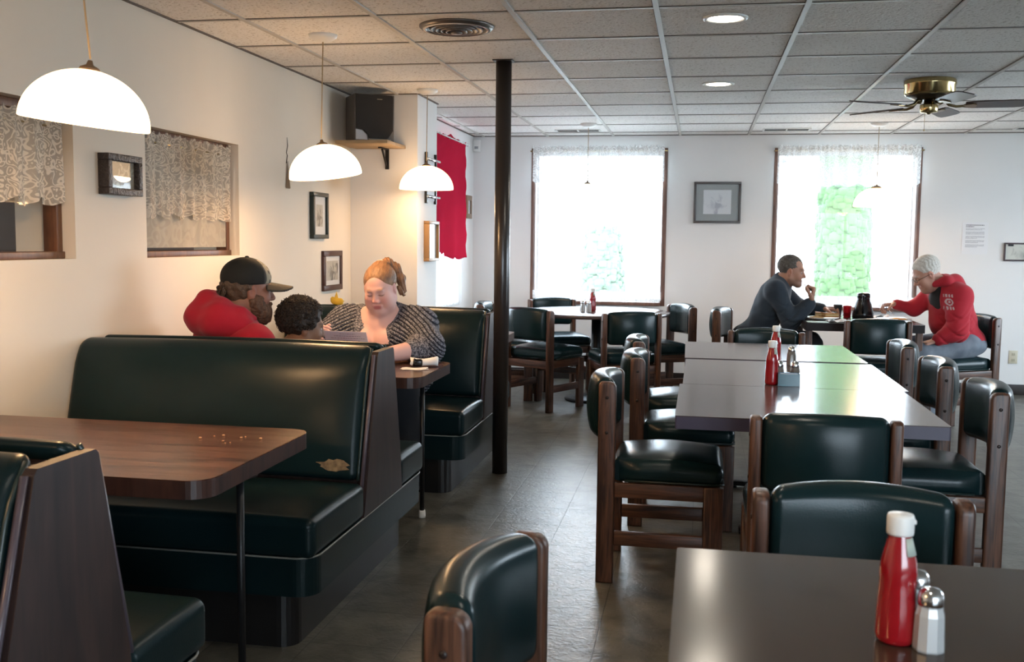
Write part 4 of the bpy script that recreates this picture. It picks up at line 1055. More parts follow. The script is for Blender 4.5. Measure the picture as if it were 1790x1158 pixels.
def hand(F, wrist, d, n, thumb, curl=(35,45,30), sc=1.0, spread=6, tcurl=0, k=.006):
    """d: towards the fingers, n: palm faces n, thumb: side direction of the thumb"""
    d = nrm(d); n = np.asarray(n, float); n = nrm(n-d*(n@d)); t = np.cross(d, n); t = t if t@np.asarray(thumb, float) > 0 else -t
    w = np.asarray(wrist, float); S = sc
    def rot(v, ax, a): a = math.radians(a); return v*math.cos(a)+np.cross(ax, v)*math.sin(a)+ax*(ax@v)*(1-math.cos(a))
    ax = np.cross(d, n)
    for i, (o, L, kn) in enumerate(((.030,.90,.086),(.010,1.0,.090),(-.010,.94,.086),(-.029,.76,.078))):
        kp = w+(d*kn+t*o)*S; F.rc(w+(d*.010+t*o*.55)*S, kp, .0125*S, .0105*S, .012)
        dd = rot(d, n, spread*(o/.03)*(1 if np.cross(n, d)@t > 0 else -1)*.8); p = kp; r = .0092*S
        for j, (sl, c) in enumerate(zip((.040,.025,.020), curl)):
            dd = rot(dd, ax, c+i*3); q = p+dd*sl*L*S; F.rc(p, q, r, r*.90, k); p = q; r *= .90
    tb = w+(d*.022+t*.026-n*0)*S; dd = nrm(t*.75+d*.62+n*.35); p = tb
    F.rc(w+d*.012*S, tb, .014*S, .0135*S, .012)
    for sl, r in ((.040,.0125),(.030,.0105),(.022,.0092)):
        q = p+dd*sl*S; F.rc(p, q, r*S, r*.9*S, .008); p = q; dd = nrm(rot(dd, ax, 10)+d*.25-t*(.12+tcurl*.01)+n*.12)
def attr_mat(name, rough=.55, sss=0, bump=0, bscale=300, spec=.35, sheen=0):
    m = bpy.data.materials.new(name); nt, P, N, L = nodes(m); a = N.new('ShaderNodeAttribute'); a.attribute_name = 'Col'
    L.new(a.outputs['Color'], P.inputs['Base Color']); P.inputs['Roughness'].default_value = rough; P.inputs['Specular IOR Level'].default_value = spec
    P.inputs['Sheen Weight'].default_value = sheen
    if sss: P.inputs['Subsurface Weight'].default_value = sss; P.inputs['Subsurface Radius'].default_value = (.012,.005,.003); P.inputs['Subsurface Scale'].default_value = .5
    if bump:
        tc = N.new('ShaderNodeTexCoord'); n = N.new('ShaderNodeTexNoise'); n.inputs['Scale'].default_value = bscale; L.new(tc.outputs['Object'], n.inputs[0])
        b = N.new('ShaderNodeBump'); b.inputs['Strength'].default_value = bump; b.inputs['Distance'].default_value = .004; L.new(n.outputs[0], b.inputs['Height']); L.new(b.outputs[0], P.inputs['Normal'])
    return m
M_skin = attr_mat('skin', .5, 0, .05, 200)
M_fleece = attr_mat('fleece', .85, 0, .15, 260, .2, .1)
M_denim = mat('grey_denim', (.11,.13,.16), .85, var=(.17,.19,.22), vscale=14, bump=.2, bscale=400)
M_darkpants = mat('dark_trousers', (.012,.013,.017), .8)
M_shoe = mat('dark_shoe', (.02,.017,.015), .5)
def const(c): return lambda P: np.tile(np.array(c, float), (len(P), 1))
def seated(name, label, pelvis, chest, neck, heading, cat='person'):
    t = thing(name, label, cat, (pelvis[0], pelvis[1], 0)); return t
def torso(F, pel, chest, heading, w=.17, d=.115, grow=0, k=.05, belly=1.0):
    R = frame(heading); up = nrm(np.array(chest)-np.array(pel)); rt = R[:,0]; fw = nrm(np.cross(up, rt)); Rt = np.stack([rt, fw, up], 1)
    pel = np.array(pel, float); ch = np.array(chest, float); L = np.linalg.norm(ch-pel)
    F.el(ch-up*.02, (w+grow, d+grow, .17+grow), Rt, k); F.el((pel*.5+ch*.5)+fw*.02*belly, (w*.92+grow, d*1.02*belly+grow, L*.42+grow), Rt, k); F.el(pel, (w*1.0+grow, d*1.1+grow, .125+grow), Rt, k)
    return rt, fw, up
def limb(F, pts, rs, k=.02): F.chain([np.array(p, float) for p in pts], rs, k)
def shoes(t, ankles, heading):
    h = math.radians(heading); f = np.array([math.cos(h), math.sin(h), 0])
    for a in ankles:
        a = np.array(a, float); F = Field(); F.rc(a+(0,0,-.02), a*(1,1,0)+(0,0,.045), .045, .040, .02); F.rc(a*(1,1,0)+f*-.03+(0,0,.042), a*(1,1,0)+f*.16+(0,0,.036), .040, .034, .03)
        F.plane((0,0,.002), (0,0,-1), .004); field_obj('shoe', F, .008, M_shoe, t)

# ---- man in the dark sweater
def man_dark():
    pel, ch, nb = (.41,8.21,.58), (.585,8.17,.92), (.625,8.155,1.015)
    t = seated('person', 'person in a dark blue-grey sweater leaning over his plate, fist at his mouth', pel, ch, nb, -12)
    H = Head((.700,8.13,1.098), -14, 8, 0, .95)
    sh = [(.575,8.00,.955), (.615,8.34,.955)]; el_ = [(.690,7.985,.715), (.80,8.42,.80)]; wr = [(.838,7.985,.872), (.965,8.34,.800)]
    F = Field(); H.build(F, 1.05, 0, 1.0, 1.1); torso(F, pel, ch, -12, .14, .095); F.rc(nb, H.w(0,-.03,-.06), .062, .058, .02); F.rc(ch, nb, .08, .062, .03)
    for i in (0, 1): limb(F, [sh[i], el_[i], wr[i]], [.042,.036,.026])
    hand(F, wr[0], (.18,.05,1), (-1,.2,.15), (0,-1,.3), (75,85,50), 1.2, 2, 6)
    hand(F, wr[1], (1,-.25,-.05), (.1,-.2,-1), (0,-1,.2), (30,35,25), 1.05)
    kn = [(.86,8.02,.545), (.88,8.32,.545)]; an = [(.86,8.05,.10), (.92,8.30,.10)]
    for i in (0, 1): limb(F, [(pel[0]+.02, pel[1]+(-.09,.09)[i], .575), kn[i], an[i]], [.065,.05,.036], .03)
    field_obj('body', F, .0042, M_skin, t, H.skin((.36,.185,.125), (.30,.13,.10), (.05,.04,.035), 'open', stubble=(.20,.12,.09)))
    # sweater
    G = Field(); rt, fw, up = torso(G, pel, ch, -12, .172, .118, .0, .06)
    for i in (0, 1):
        G.rc(nb, sh[i], .065, .072, .05); limb(G, [sh[i], el_[i], np.array(wr[i])-(np.array(wr[i])-np.array(el_[i]))*.08], [.074,.060,.046], .035)
        w_ = np.array(wr[i]); e_ = np.array(el_[i]); G.rc(w_-(w_-e_)*.20, w_-(w_-e_)*.06, .047, .041, .01)
    G.rc(np.array(nb)+(-.01,0,-.03), np.array(nb)+(.008,0,.012), .082, .072, .02)
    G.rc(H.w(0,-.03,-.07), H.w(0,-.02,.02), .058, .07, .012, 's')
    el0 = np.array(el_[0])
    def post(P, D):
        w2 = np.exp(-((np.linalg.norm(P-el0, axis=1))/.13)**2)
        return D+fold(P, 16, .007, 1.3)+crease(P, 34, .015, .4, .3)*w2+fold(P, 26, .004, 1.1)
    G.post = post
    field_obj('sweater', G, .006, M_fleece, t, const((.026,.036,.049)))
    P_ = Field(); P_.el(pel, (.17,.15,.11), frame(-12), .04)
    for i in (0, 1): limb(P_, [(pel[0]+.02, pel[1]+(-.095,.095)[i], .585), kn[i], (an[i][0], an[i][1], .09)], [.092,.072,.058], .03)
    P_.post = lambda P, D: D+fold(P, 22, .004, .2); field_obj('trousers', P_, .009, M_darkpants, t); shoes(t, an, -12)
    # short grey hair
    A = Field(); H.el(A, (0,-.022,.046), (.081,.103,.092), .01); H.el(A, (0,.095,-.03), (.11,.085,.085), .012, 's'); H.el(A, (0,-.01,-.105), (.12,.105,.07), .01, 's')
    for q in (-1, 1): H.el(A, (q*.05,.085,.075), (.034,.05,.036), .012, 's'); H.el(A, (q*.084,.008,-.012), (.02,.022,.034), .008, 's')
    A.post = lambda P, D: D+fold(P, 240, .0016, .3)
    field_obj('hair', A, .004, mat('grey_brown_hair', (.045,.038,.032), .7, var=(.13,.115,.10), vscale=120, vstretch=(.3,1,1), bump=.5, bscale=300), t)
    return t
man_dark()

# ---- man in the red hoodie
def man_red():
    pel, ch, nb = (1.955,8.09,.590), (1.835,8.03,.93), (1.765,8.00,1.015)
    t = seated('person', 'person with white hair and glasses in a red hoodie, grey jeans, eating', pel, ch, nb, 190)
    H = Head((1.652,7.965,1.100), 190, 32, 0, .98)
    sh = [(1.86,7.86,.945), (1.79,8.20,.955)]; el_ = [(1.84,7.80,.690), (1.62,8.22,.83)]; wr = [(1.715,7.80,.625), (1.482,8.17,.862)]
    F = Field(); H.build(F, 1.1, .6, 1.05, 1.0); torso(F, pel, ch, 190, .15, .11); F.rc(nb, H.w(0,-.03,-.06), .064, .060, .02); F.rc(ch, nb, .08, .064, .03)
    for i in (0, 1): limb(F, [sh[i], el_[i], wr[i]], [.044,.038,.028])
    hand(F, wr[0], (-1,-.05,-.30), (-.2,.1,-1), (-.3,1,0), (12,22,18), 1.05)
    hand(F, wr[1], (-1,-.15,-.10), (-.1,-.2,-1), (.1,-1,.2), (48,60,35), 1.05, 5, 5)
    kn = [(1.60,7.79,.515), (1.53,8.12,.53)]; an = [(1.66,7.76,.10), (1.56,8.10,.10)]; hp = [(1.95,7.96,.575), (1.93,8.20,.575)]
    for i in (0, 1): limb(F, [hp[i], kn[i], an[i]], [.066,.05,.036], .03)
    field_obj('body', F, .0042, M_skin, t, H.skin((.50,.27,.20), (.38,.17,.14), (.40,.36,.32), 'closed', (1.1,.8,.76)))
    G = Field(); torso(G, pel, ch, 190, .192, .142, .0, .07, 1.15)
    for i in (0, 1):
        G.rc(nb, sh[i], .070, .084, .06); w_ = np.array(wr[i]); e_ = np.array(el_[i])
        limb(G, [sh[i], e_, w_-(w_-e_)*.12], [.088,(.070,.056)[i],(.052,.042)[i]], .04); G.rc(w_-(w_-e_)*.22, w_-(w_-e_)*.05, (.050,.042)[i], (.041,.036)[i], .008)
    # hood lying on the shoulders
    HD = Field(); HD.chain([np.array(p) for p in ((1.70,7.90,1.030),(1.775,7.885,1.055),(1.85,7.95,1.050),(1.862,8.03,1.050),(1.82,8.11,1.055),(1.73,8.10,1.04))], [.026,.034,.048,.052,.042,.026], .03)
    HD.rc((1.88,7.98,.99), (1.91,8.03,.95), .06, .05, .06); HD.rc(H.w(0,-.03,-.08), H.w(0,-.02,.03), .062, .078, .015, 's'); HD.post = lambda P, D: D+fold(P, 22, .005, .3)
    G.rc(H.w(0,-.03,-.08), H.w(0,-.02,.03), .062, .078, .015, 's')
    R = frame(190, 14); fc = np.array(ch)+R[:,1]*.14+np.array((-.01,0,.02))
    G.rc((1.69,7.925,1.00), (1.715,7.915,.70), .052, .026, .010, 's')      # open zip
    el0 = np.array(el_[0]); G.plane((0,0,.575), (0,0,-1), .02)
    G.post = lambda P, D: D+fold(P, 15, .006, 2.2)+fold(P, 24, .004, 2.9)+crease(P, 32, .013, 1.4, .3)*np.exp(-(np.linalg.norm(P-el0, axis=1)/.15)**2)+fold(P, 60, .003, .9)*np.exp(-((P[:,2]-.60)/.04)**2)
    def col(P):
        C_ = np.tile(np.array((.40,.020,.032)), (len(P), 1))
        # chest emblem: ring with bars above and below, on the near side of the chest
        o = np.array((1.785,7.845,.905)); a = P[:,0]-o[0]; z = P[:,2]-o[2]; a = a+.12*z; near = P[:,1] < 7.93
        rr = np.hypot(a*1.25, z); m = near & (((rr > .016) & (rr < .026)) | (rr < .008))
        m |= near & (np.abs(a) < .026) & (np.abs(z-.045) < .011) & (np.sin(a*420) > -.3)
        m |= near & (np.abs(a) < .026) & (np.abs(z+.045) < .011) & (np.sin(a*420+1) > -.3)
        C_[m] = (.55,.42,.42); return C_
    hd = field_obj('hoodie', G, .0052, M_fleece, t, col); field_obj('hood', HD, .0052, M_fleece, hd, const((.40,.020,.032)))
    B_ = Field(); torso(B_, pel, np.array(ch)+R[:,1]*.012, 190, .165, .128, .0, .05, 1.15); B_.rc(ch, nb, .09, .078, .04); B_.rc(H.w(0,-.03,-.08), H.w(0,-.02,.03), .060, .075, .01, 's'); field_obj('undershirt', B_, .008, mat('charcoal_shirt', (.018,.017,.018), .85), t)
    P_ = Field(); P_.el((pel[0], pel[1], .575), (.19,.17,.10), frame(190), .04)
    for i in (0, 1): limb(P_, [hp[i], kn[i], (an[i][0], an[i][1], .09)], [.100,.078,.062], .03)
    P_.post = lambda P, D: D+fold(P, 24, .005, .7); field_obj('jeans', P_, .007, M_denim, t); shoes(t, an, 190)
    A = Field(); H.el(A, (0,-.024,.046), (.083,.104,.094), .01); H.el(A, (0,.100,-.02), (.12,.085,.105), .012, 's'); H.el(A, (0,0,-.115), (.12,.12,.08), .01, 's')
    for q in (-1, 1): H.el(A, (q*.084,.010,-.012), (.02,.026,.036), .008, 's')
    A.post = lambda P, D: D+fold(P, 200, .0022, .3)
    field_obj('hair', A, .004, mat('white_hair', (.52,.47,.40), .7, var=(.70,.67,.62), vscale=90, bump=.5, bscale=260), t)
    org = Vector(t.location); g = MB(); W = lambda *p: Vector(H.w(*p))-org
    for q in (-1, 1):
        g.tube([W(q*.033+.021*math.cos(a), .104, .0+.015*math.sin(a)) for a in [2*PI*i/18 for i in range(18)]], .0013, 6, closed=True)
        g.tube([W(q*.054,.103,.006), W(q*.079,.06,.006), W(q*.083,.0,.004), W(q*.080,-.02,-.01)], .0016, 6)
    g.tube([W(-.012,.104,.003), W(0,.109,.007), W(.012,.104,.003)], .0013, 6); gl = g.build('glasses', mat('wire_frame', (.10,.09,.08), .25, metal=.9), t)
    g = MB()
    for q in (-1, 1): g = MB(); g.add([W(q*.033+.020*math.cos(a), .1042, .0+.014*math.sin(a)) for a in [2*PI*i/18 for i in range(18)]], [list(range(18))]); g.build('lens', M_glass, gl)
    return t
man_red()

# ---- man in the cap
def man_cap():
    pel, ch, nb = (-2.000,4.10,.54), (-2.010,4.105,.80), (-1.97,4.125,.940)
    t = seated('person', 'person in a red hoodie and black cap with his back to the camera', pel, ch, nb, 52)
    H = Head((-1.930,4.150,1.085), 36, 4, 0, .97)
    F = Field(); H.build(F, 1.05, 0, 1.0, 1.0); torso(F, pel, ch, 52, .15, .11); F.rc(nb, H.w(0,-.03,-.06), .064, .062, .02); F.rc(ch, nb, .08, .066, .03)
    sh = [(-1.845,4.010,.858), (-2.140,4.225,.855)]; el_ = [(-1.80,4.13,.68), (-2.12,4.40,.72)]; wr = [(-1.80,4.37,.735), (-2.00,4.56,.735)]
    for i in (0, 1): limb(F, [sh[i], el_[i], wr[i]], [.045,.038,.028])
    hand(F, wr[0], (-.1,1,0), (0,0,-1), (-1,0,0), (15,20,15)); hand(F, wr[1], (.3,1,0), (0,0,-1), (1,0,0), (15,20,15))
    kn = [(-1.90,4.52,.52), (-2.10,4.56,.52)]; an = [(-1.90,4.55,.10), (-2.10,4.60,.10)]; hp = [(-1.94,4.12,.55), (-2.13,4.14,.55)]
    for i in (0, 1): limb(F, [hp[i], kn[i], an[i]], [.066,.05,.036], .03)
    field_obj('body', F, .0042, M_skin, t, H.skin((.23,.105,.072), (.20,.09,.07), (.05,.03,.02), 'open'))  # skin base darkened: backlit shade put into the colour
    G = Field(); torso(G, pel, ch, 52, .185, .135, .0, .06)
    for i in (0, 1):
        G.rc((nb[0]-.02, nb[1]-.01, nb[2]-.025), sh[i], .085, .082, .06); w_ = np.array(wr[i]); e_ = np.array(el_[i])
        limb(G, [sh[i], e_, w_-(w_-e_)*.1], [.084,.066,.046], .04)
    # thick hood folded behind the neck
    HD = Field(); HD.chain([np.array(p) for p in ((-1.885,4.085,.965),(-1.915,4.030,.995),(-1.99,4.01,1.022),(-2.065,4.04,1.042),(-2.085,4.12,1.042),(-2.06,4.22,1.01),(-1.98,4.25,.975))], [.020,.032,.042,.044,.042,.036,.024], .03)
    HD.chain([np.array(p) for p in ((-1.90,4.02,.945),(-2.00,3.995,.965),(-2.09,4.04,.97),(-2.11,4.14,.955))], [.055,.072,.072,.055], .03)
    HD.rc(H.w(0,-.035,-.09), H.w(0,-.02,.03), .070, .090, .012, 's'); HD.post = lambda P, D: D+fold(P, 22, .006, .8)+fold(P, 38, .004, .1)
    G.rc(H.w(0,-.035,-.09), H.w(0,-.02,.03), .070, .090, .012, 's')
    G.post = lambda P, D: D+fold(P, 14, .005, .8)+fold(P, 40, .0035, 2.4)*np.exp(-((P[:,2]-.95)/.07)**2)
    hd = field_obj('hoodie', G, .0052, M_fleece, t, const((.34,.010,.024))); field_obj('hood', HD, .0052, M_fleece, hd, const((.34,.010,.024)))
    P_ = Field(); P_.el((pel[0], pel[1], .53), (.18,.16,.09), frame(80), .04)
    for i in (0, 1): limb(P_, [hp[i], kn[i], (an[i][0], an[i][1], .09)], [.088,.072,.060], .03)
    field_obj('trousers', P_, .009, M_darkpants, t); shoes(t, an, 85)
    # cap
    K = Field(); H.el(K, (0,-.018,.058), (.089,.113,.092), .01); K.plane(H.w(0,0,.030), -H.R[:,2]+H.R[:,1]*.10, .006)
    K.post = lambda P, D: D-.0012*np.cos(6*np.arctan2(H.loc(P)[:,0], H.loc(P)[:,1]+.018))*0
    def ccol(P):
        L = H.loc(P); C_ = np.tile(np.array((.010,.010,.009)), (len(P), 1)); a = np.degrees(np.arctan2(np.abs(L[:,0]), L[:,1]+.018))
        front = (a < 42) & (L[:,1] > .02); C_[front] = (.30,.26,.19); C_[(np.abs(a-42) < 3) & (L[:,1] > 0)] = (.05,.045,.04)
        m = (a < 30) & (L[:,1] > .02) & (np.sin(L[:,2]*160)*np.sin(L[:,0]*190) > .25); C_[m] = (.06,.05,.04); return C_
    cap = field_obj('cap', K, .004, attr_mat('cap_cloth', .8, 0, .1, 400), t, ccol)
    Bm = Field(); Bm.el(H.w(0,.098,.030), np.array((.074,.098,.012)), H.R); Bm.el(H.w(0,.03,.0), np.array((.068,.085,.030)), H.R, .004, 's')
    Bm.post = lambda P, D: D
    def bpost(P, D):
        L_ = H.loc(P); return np.maximum(np.hypot(L_[:,0]/.076, (L_[:,1]-.085)/.115)-1, -1)*.076*.6*0+D
    _e = Bm.__call__
    class Brim(Field):
        def __call__(s, P, it=None):
            L_ = H.loc(P); zz = .043-6.5*L_[:,0]**2-.12*(L_[:,1]-.07); a = np.hypot(L_[:,0]/.074, np.maximum(L_[:,1]-.085, 0)/.112)
            return np.maximum.reduce([np.abs(L_[:,2]-zz)-.0045, (a-1)*.07, .062-L_[:,1]])*.85
    B2 = Brim(); B2.it = [('e', H.w(0,.12,.03), np.array((.09,.09,.05)), np.eye(3), None, .01, 'u')]; B2.near = lambda c, R: None; Bm = B2
    field_obj('brim', Bm, .004, mat('cap_brim_brown', (.032,.028,.023), .8, bump=.15, bscale=300), cap)
    bt = Field(); bt.el(H.w(0,-.018,.150), (.010,.010,.006), H.R); field_obj('button', bt, .003, mat('cap_button', (.008,.008,.008), .7), cap)
    # hair below the cap, curly at the nape
    A = Field(); H.el(A, (0,-.030,.018), (.083,.100,.085), .01); H.el(A, (0,.085,-.01), (.12,.085,.15), .01, 's'); H.el(A, (0,-.0,-.13), (.12,.11,.075), .01, 's'); A.plane(H.w(0,0,.045), H.R[:,2], .006)
    A.post = lambda P, D: D+fold(P, 120, .004, .3)
    M_h = mat('brown_hair', (.045,.024,.013), .6, var=(.10,.06,.035), vscale=60, bump=.5, bscale=200)
    hr = field_obj('hair', A, .004, M_h, t)
    org = Vector(t.location); r = random.Random(4); b = MB()
    for i in range(110):
        x, z = r.uniform(-.06, .06), r.uniform(-.075, .025); y = -.118+.25*x*x*9; p = [(x, y, z)]; a = r.uniform(0, 6.28); L_ = r.uniform(.02, .042)
        for k in range(1, 6): p.append((x+.010*math.sin(a+k*1.1), y-.006*k*L_/.03*(1-.08*k)-.003*math.cos(a+k), z-.004*k+.006*math.sin(a+k*1.5)))
        b.tube([Vector(H.w(*q))-org for q in p], [.0022,.0024,.0022,.002,.0016,.0006], 5)
    b.build('curls', M_h, hr)
    # beard
    Q = Field(); H.rc(Q, (.062,.004,-.045), (.040,.060,-.085), .022, .026, .02); H.rc(Q, (-.062,.004,-.045), (-.040,.060,-.085), .022, .026, .02); H.rc(Q, (.030,.068,-.090), (-.030,.068,-.090), .028, None, .02)
    H.el(Q, (0,.040,-.088), (.070,.062,.046), .02); H.el(Q, (.056,.026,-.048), (.027,.036,.040), .02); H.el(Q, (-.056,.026,-.048), (.027,.036,.040), .02); H.el(Q, (0,.066,-.116), (.044,.040,.036), .02); H.rc(Q, (-.024,.090,-.052), (.024,.090,-.052), .0075, None, .006); H.rc(Q, (.026,.090,-.056), (.034,.076,-.085), .010, .012, .01); H.rc(Q, (-.026,.090,-.056), (-.034,.076,-.085), .010, .012, .01)
    H.rc(Q, (-.016,.104,-.066), (.016,.104,-.066), .0075, None, .004, 's')
    Q.post = lambda P, D: D+fold(P, 190, .0028, .9)
    field_obj('beard', Q, .0035, mat('ginger_brown_beard', (.060,.026,.013), .7, var=(.13,.065,.035), vscale=80, bump=.5, bscale=260), t)
    return t
man_cap()

# ---- child
def child():
    pel, ch, nb = (-1.775,4.19,.52), (-1.775,4.22,.70), (-1.78,4.235,.825)
    t = seated('person', 'person, a small child with dark curly hair beside the man in the cap', pel, ch, nb, 60)
    H = Head((-1.735,4.290,.918), 30, 8, 0, .86)
    F = Field(); H.build(F, 1.0, 0, .94, .8); torso(F, pel, ch, 60, .095, .07); F.rc(nb, H.w(0,-.03,-.06), .042, .042, .02); F.rc(ch, nb, .06, .044, .03)
    sh = [(-1.690,4.16,.775), (-1.86,4.26,.775)]; el_ = [(-1.63,4.24,.66), (-1.86,4.37,.68)]; wr = [(-1.63,4.39,.735), (-1.79,4.48,.735)]
    for i in (0, 1): limb(F, [sh[i], el_[i], wr[i]], [.030,.025,.019])
    hand(F, wr[0], (-.1,1,0), (0,0,-1), (-1,0,0), (15,20,15), .7); hand(F, wr[1], (.2,1,0), (0,0,-1), (1,0,0), (15,20,15), .7)
    kn = [(-1.69,4.44,.49), (-1.82,4.46,.49)]; an = [(-1.69,4.46,.22), (-1.82,4.48,.22)]; hp = [(-1.71,4.19,.52), (-1.83,4.20,.52)]
    for i in (0, 1): limb(F, [hp[i], kn[i], an[i], (an[i][0], an[i][1]+.08, .19)], [.045,.036,.026,.02], .03)
    field_obj('body', F, .004, M_skin, t, H.skin((.21,.115,.075), (.18,.075,.06), (.02,.014,.01), 'open'))
    G = Field(); torso(G, pel, ch, 60, .112, .085, .0, .05)
    for i in (0, 1): G.rc((nb[0], nb[1], nb[2]-.045), sh[i], .045, .042, .04); limb(G, [sh[i], el_[i]], [.043,.038], .03)
    G.post = lambda P, D: D+fold(P, 24, .003, .8); field_obj('shirt', G, .007, mat('dark_green_shirt', (.02,.03,.02), .85), t)
    P_ = Field(); P_.el((pel[0], pel[1], .51), (.105,.09,.06), frame(80), .04)
    for i in (0, 1): limb(P_, [hp[i], kn[i], (an[i][0], an[i][1], .25)], [.058,.050,.042], .03)
    field_obj('trousers', P_, .009, M_darkpants, t)
    A = Field(); H.el(A, (0,-.028,.050), (.098,.112,.100), .01); H.el(A, (0,.110,-.02), (.11,.085,.110), .012, 's'); H.el(A, (0,.0,-.120), (.12,.11,.065), .01, 's')
    for q in (-1, 1): H.el(A, (q*.088,.010,-.012), (.028,.022,.034), .008, 's')
    A.post = lambda P, D: D+fold(P, 130, .005, .3)-.004
    M_h = mat('dark_curly_hair', (.010,.006,.004), .6, var=(.030,.018,.011), vscale=50)
    hr = field_obj('hair', A, .004, M_h, t)
    org = Vector(t.location); r = random.Random(8); b = MB()
    for i in range(1500):
        th = r.uniform(0, 2*PI); ph = math.acos(r.uniform(-.75, 1))
        n = Vector((math.sin(ph)*math.cos(th), math.sin(ph)*math.sin(th), math.cos(ph)))
        if n.y > .50 and n.z < .45: continue
        if abs(n.x) > .80 and -.35 < n.z < .02 and -.05 < n.y < .30: continue
        if n.z < -.5 and n.y > -.3: continue
        c = Vector((n.x*.098, -.028+n.y*.112, .050+n.z*.102)); u = n.orthogonal().normalized(); v = n.cross(u); R_ = r.uniform(.0045, .009); a0 = r.uniform(0, 6.28); dr = r.uniform(.5, 1.2)
        tl = r.uniform(-.8, .8)
        pts = [c+n*(.004+.012*k/11*dr+.008*math.sin(a0+k*.7)*tl)+u*R_*math.cos(a0+k*.62)+v*R_*math.sin(a0+k*.62) for k in range(12)]
        b.tube([Vector(H.w(*q))-org for q in pts], [.0017]*9+[.0014,.001,.0005], 5)
    b.build('curls', M_h, hr)
    return t
child()

# ---- woman
def woman():
    pel, ch, nb = (-1.645,5.28,.56), (-1.640,5.20,.80), (-1.640,5.13,.935)
    t = seated('person', 'person with a red ponytail in a grey knit cardigan, reading a menu', pel, ch, nb, -88)
    H = Head((-1.626,5.055,1.062), -90, 23, -4, 1.0); H.crown = .90
    sh = [(-1.830,5.14,.865), (-1.445,5.14,.865)]; el_ = [(-1.925,4.985,.765), (-1.350,4.965,.768)]; wr = [(-1.880,4.810,.790), (-1.560,4.705,.742)]
    F = Field(); H.build(F, 1.12, .8, .90, .45, .55); torso(F, pel, ch, -88, .20, .15, .0, .06, 1.15); F.rc(nb, H.w(0,-.040,-.07), .058, .056, .012)
    F.rc(ch, (nb[0], nb[1]+.01, nb[2]-.02), .11, .068, .05); F.rc((-1.78,5.13,.895), (-1.50,5.13,.895), .06, None, .05)
    F.el((-1.640,5.085,.840), (.115,.075,.085), None, .04)
    for q in (-1, 1): F.el((-1.645+q*.060,5.045,.775), (.085,.075,.085), None, .022)
    for i in (0, 1): limb(F, [sh[i], el_[i], wr[i]], [.068,.054,.030], .03)
    hand(F, wr[0], (.25,-.55,.55), (1,.1,-.2), (.3,-.2,1), (35,45,30), .95, 5); hand(F, wr[1], (-1,-.25,.12), (.1,-.5,-.8), (0,-.3,1), (25,30,25), .95)
    kn = [(-1.79,4.93,.55), (-1.48,4.95,.55)]; an = [(-1.79,4.90,.10), (-1.44,5.00,.10)]; hp = [(-1.75,5.25,.56), (-1.54,5.25,.56)]
    for i in (0, 1): limb(F, [hp[i], kn[i], an[i]], [.095,.07,.042], .03)
    field_obj('body', F, .0038, M_skin, t, H.skin((.60,.365,.325), (.42,.15,.15), (.34,.20,.13), 'closed', (1.06,.78,.78)))
    # camisole
    B_ = Field(); torso(B_, pel, ch, -88, .206, .158, .0, .06, 1.15)
    for q in (-1, 1): B_.el((-1.645+q*.060,5.045,.775), (.090,.080,.088), None, .025)
    B_.plane((-1.64,5.03,.795), (0,-.25,1), .01); field_obj('camisole', B_, .006, mat('black_camisole', (.008,.008,.010), .8), t)
    # cardigan
    G = Field(); torso(G, pel, ch, -88, .235, .175, .0, .07, 1.15)
    for q in (-1, 1): G.el((-1.64+q*.110,5.055,.790), (.090,.080,.10), None, .05)
    for i in (0, 1):
        s_ = np.array(sh[i]); e_ = np.array(el_[i]); w_ = np.array(wr[i])
        G.rc((nb[0]+(-.05,.05)[i], nb[1]+.03, nb[2]-.015), s_, .062, .095, .06); limb(G, [s_, e_, e_+(w_-e_)*(.78,.16)[i]], [.100,.082,.056], .05)
        G.rc(e_+(w_-e_)*(.62,.06)[i], e_+(w_-e_)*(.84,.30)[i], .062, .050, .02)
    G.rc((-1.655,4.925,.730), (-1.640,4.985,.935), .034, .074, .012, 's'); G.rc((-1.65,4.97,.56), (-1.655,4.925,.74), .015, .032, .012, 's'); G.rc((-1.645,5.08,.98), (-1.645,5.10,1.2), .085, .12, .02, 's')
    def rib(P):
        dx = P[:,0]+1.645; a = np.abs(dx); return P[:,2]+.20*a+1.15*a*a+.10*(P[:,1]-5.1)
    wr1 = np.array(wr[1]); e1 = np.array(el_[1])
    def cuffm(P):
        T = (P-e1)@(wr1-e1)/((wr1-e1)@(wr1-e1)); near = np.linalg.norm(P-(e1+(wr1-e1)*.22), axis=1) < .085
        lap = np.exp(-((np.abs(P[:,0]+1.648)-(.056+(P[:,2]-.73)*.21))/.019)**4)*(P[:,1] < 5.14)*(P[:,2] > .70)*(P[:,2] < 1.0)
        return np.clip(1.0*(near & (T > .08))+lap, 0, 1)
    G.post = lambda P, D: D-.0035*np.sin(2*PI*rib(P)/.0215)*(1-cuffm(P))+fold(P, 13, .005, .6)
    m = bpy.data.materials.new('marled_knit'); nt, Pn, N, L = nodes(m)
    a1 = N.new('ShaderNodeAttribute'); a1.attribute_name = 'rib'; a2 = N.new('ShaderNodeAttribute'); a2.attribute_name = 'cuff'
    mu = N.new('ShaderNodeMath'); mu.operation = 'MULTIPLY'; mu.inputs[1].default_value = 2*PI/.0215; L.new(a1.outputs['Fac'], mu.inputs[0])
    sn = N.new('ShaderNodeMath'); sn.operation = 'SINE'; L.new(mu.outputs[0], sn.inputs[0])
    mr = N.new('ShaderNodeMapRange'); mr.inputs[1].default_value = -.9; mr.inputs[2].default_value = -.1; L.new(sn.outputs[0], mr.inputs[0])
    mxm = N.new('ShaderNodeMath'); mxm.operation = 'MAXIMUM'; L.new(mr.outputs[0], mxm.inputs[0]); L.new(a2.outputs['Fac'], mxm.inputs[1])
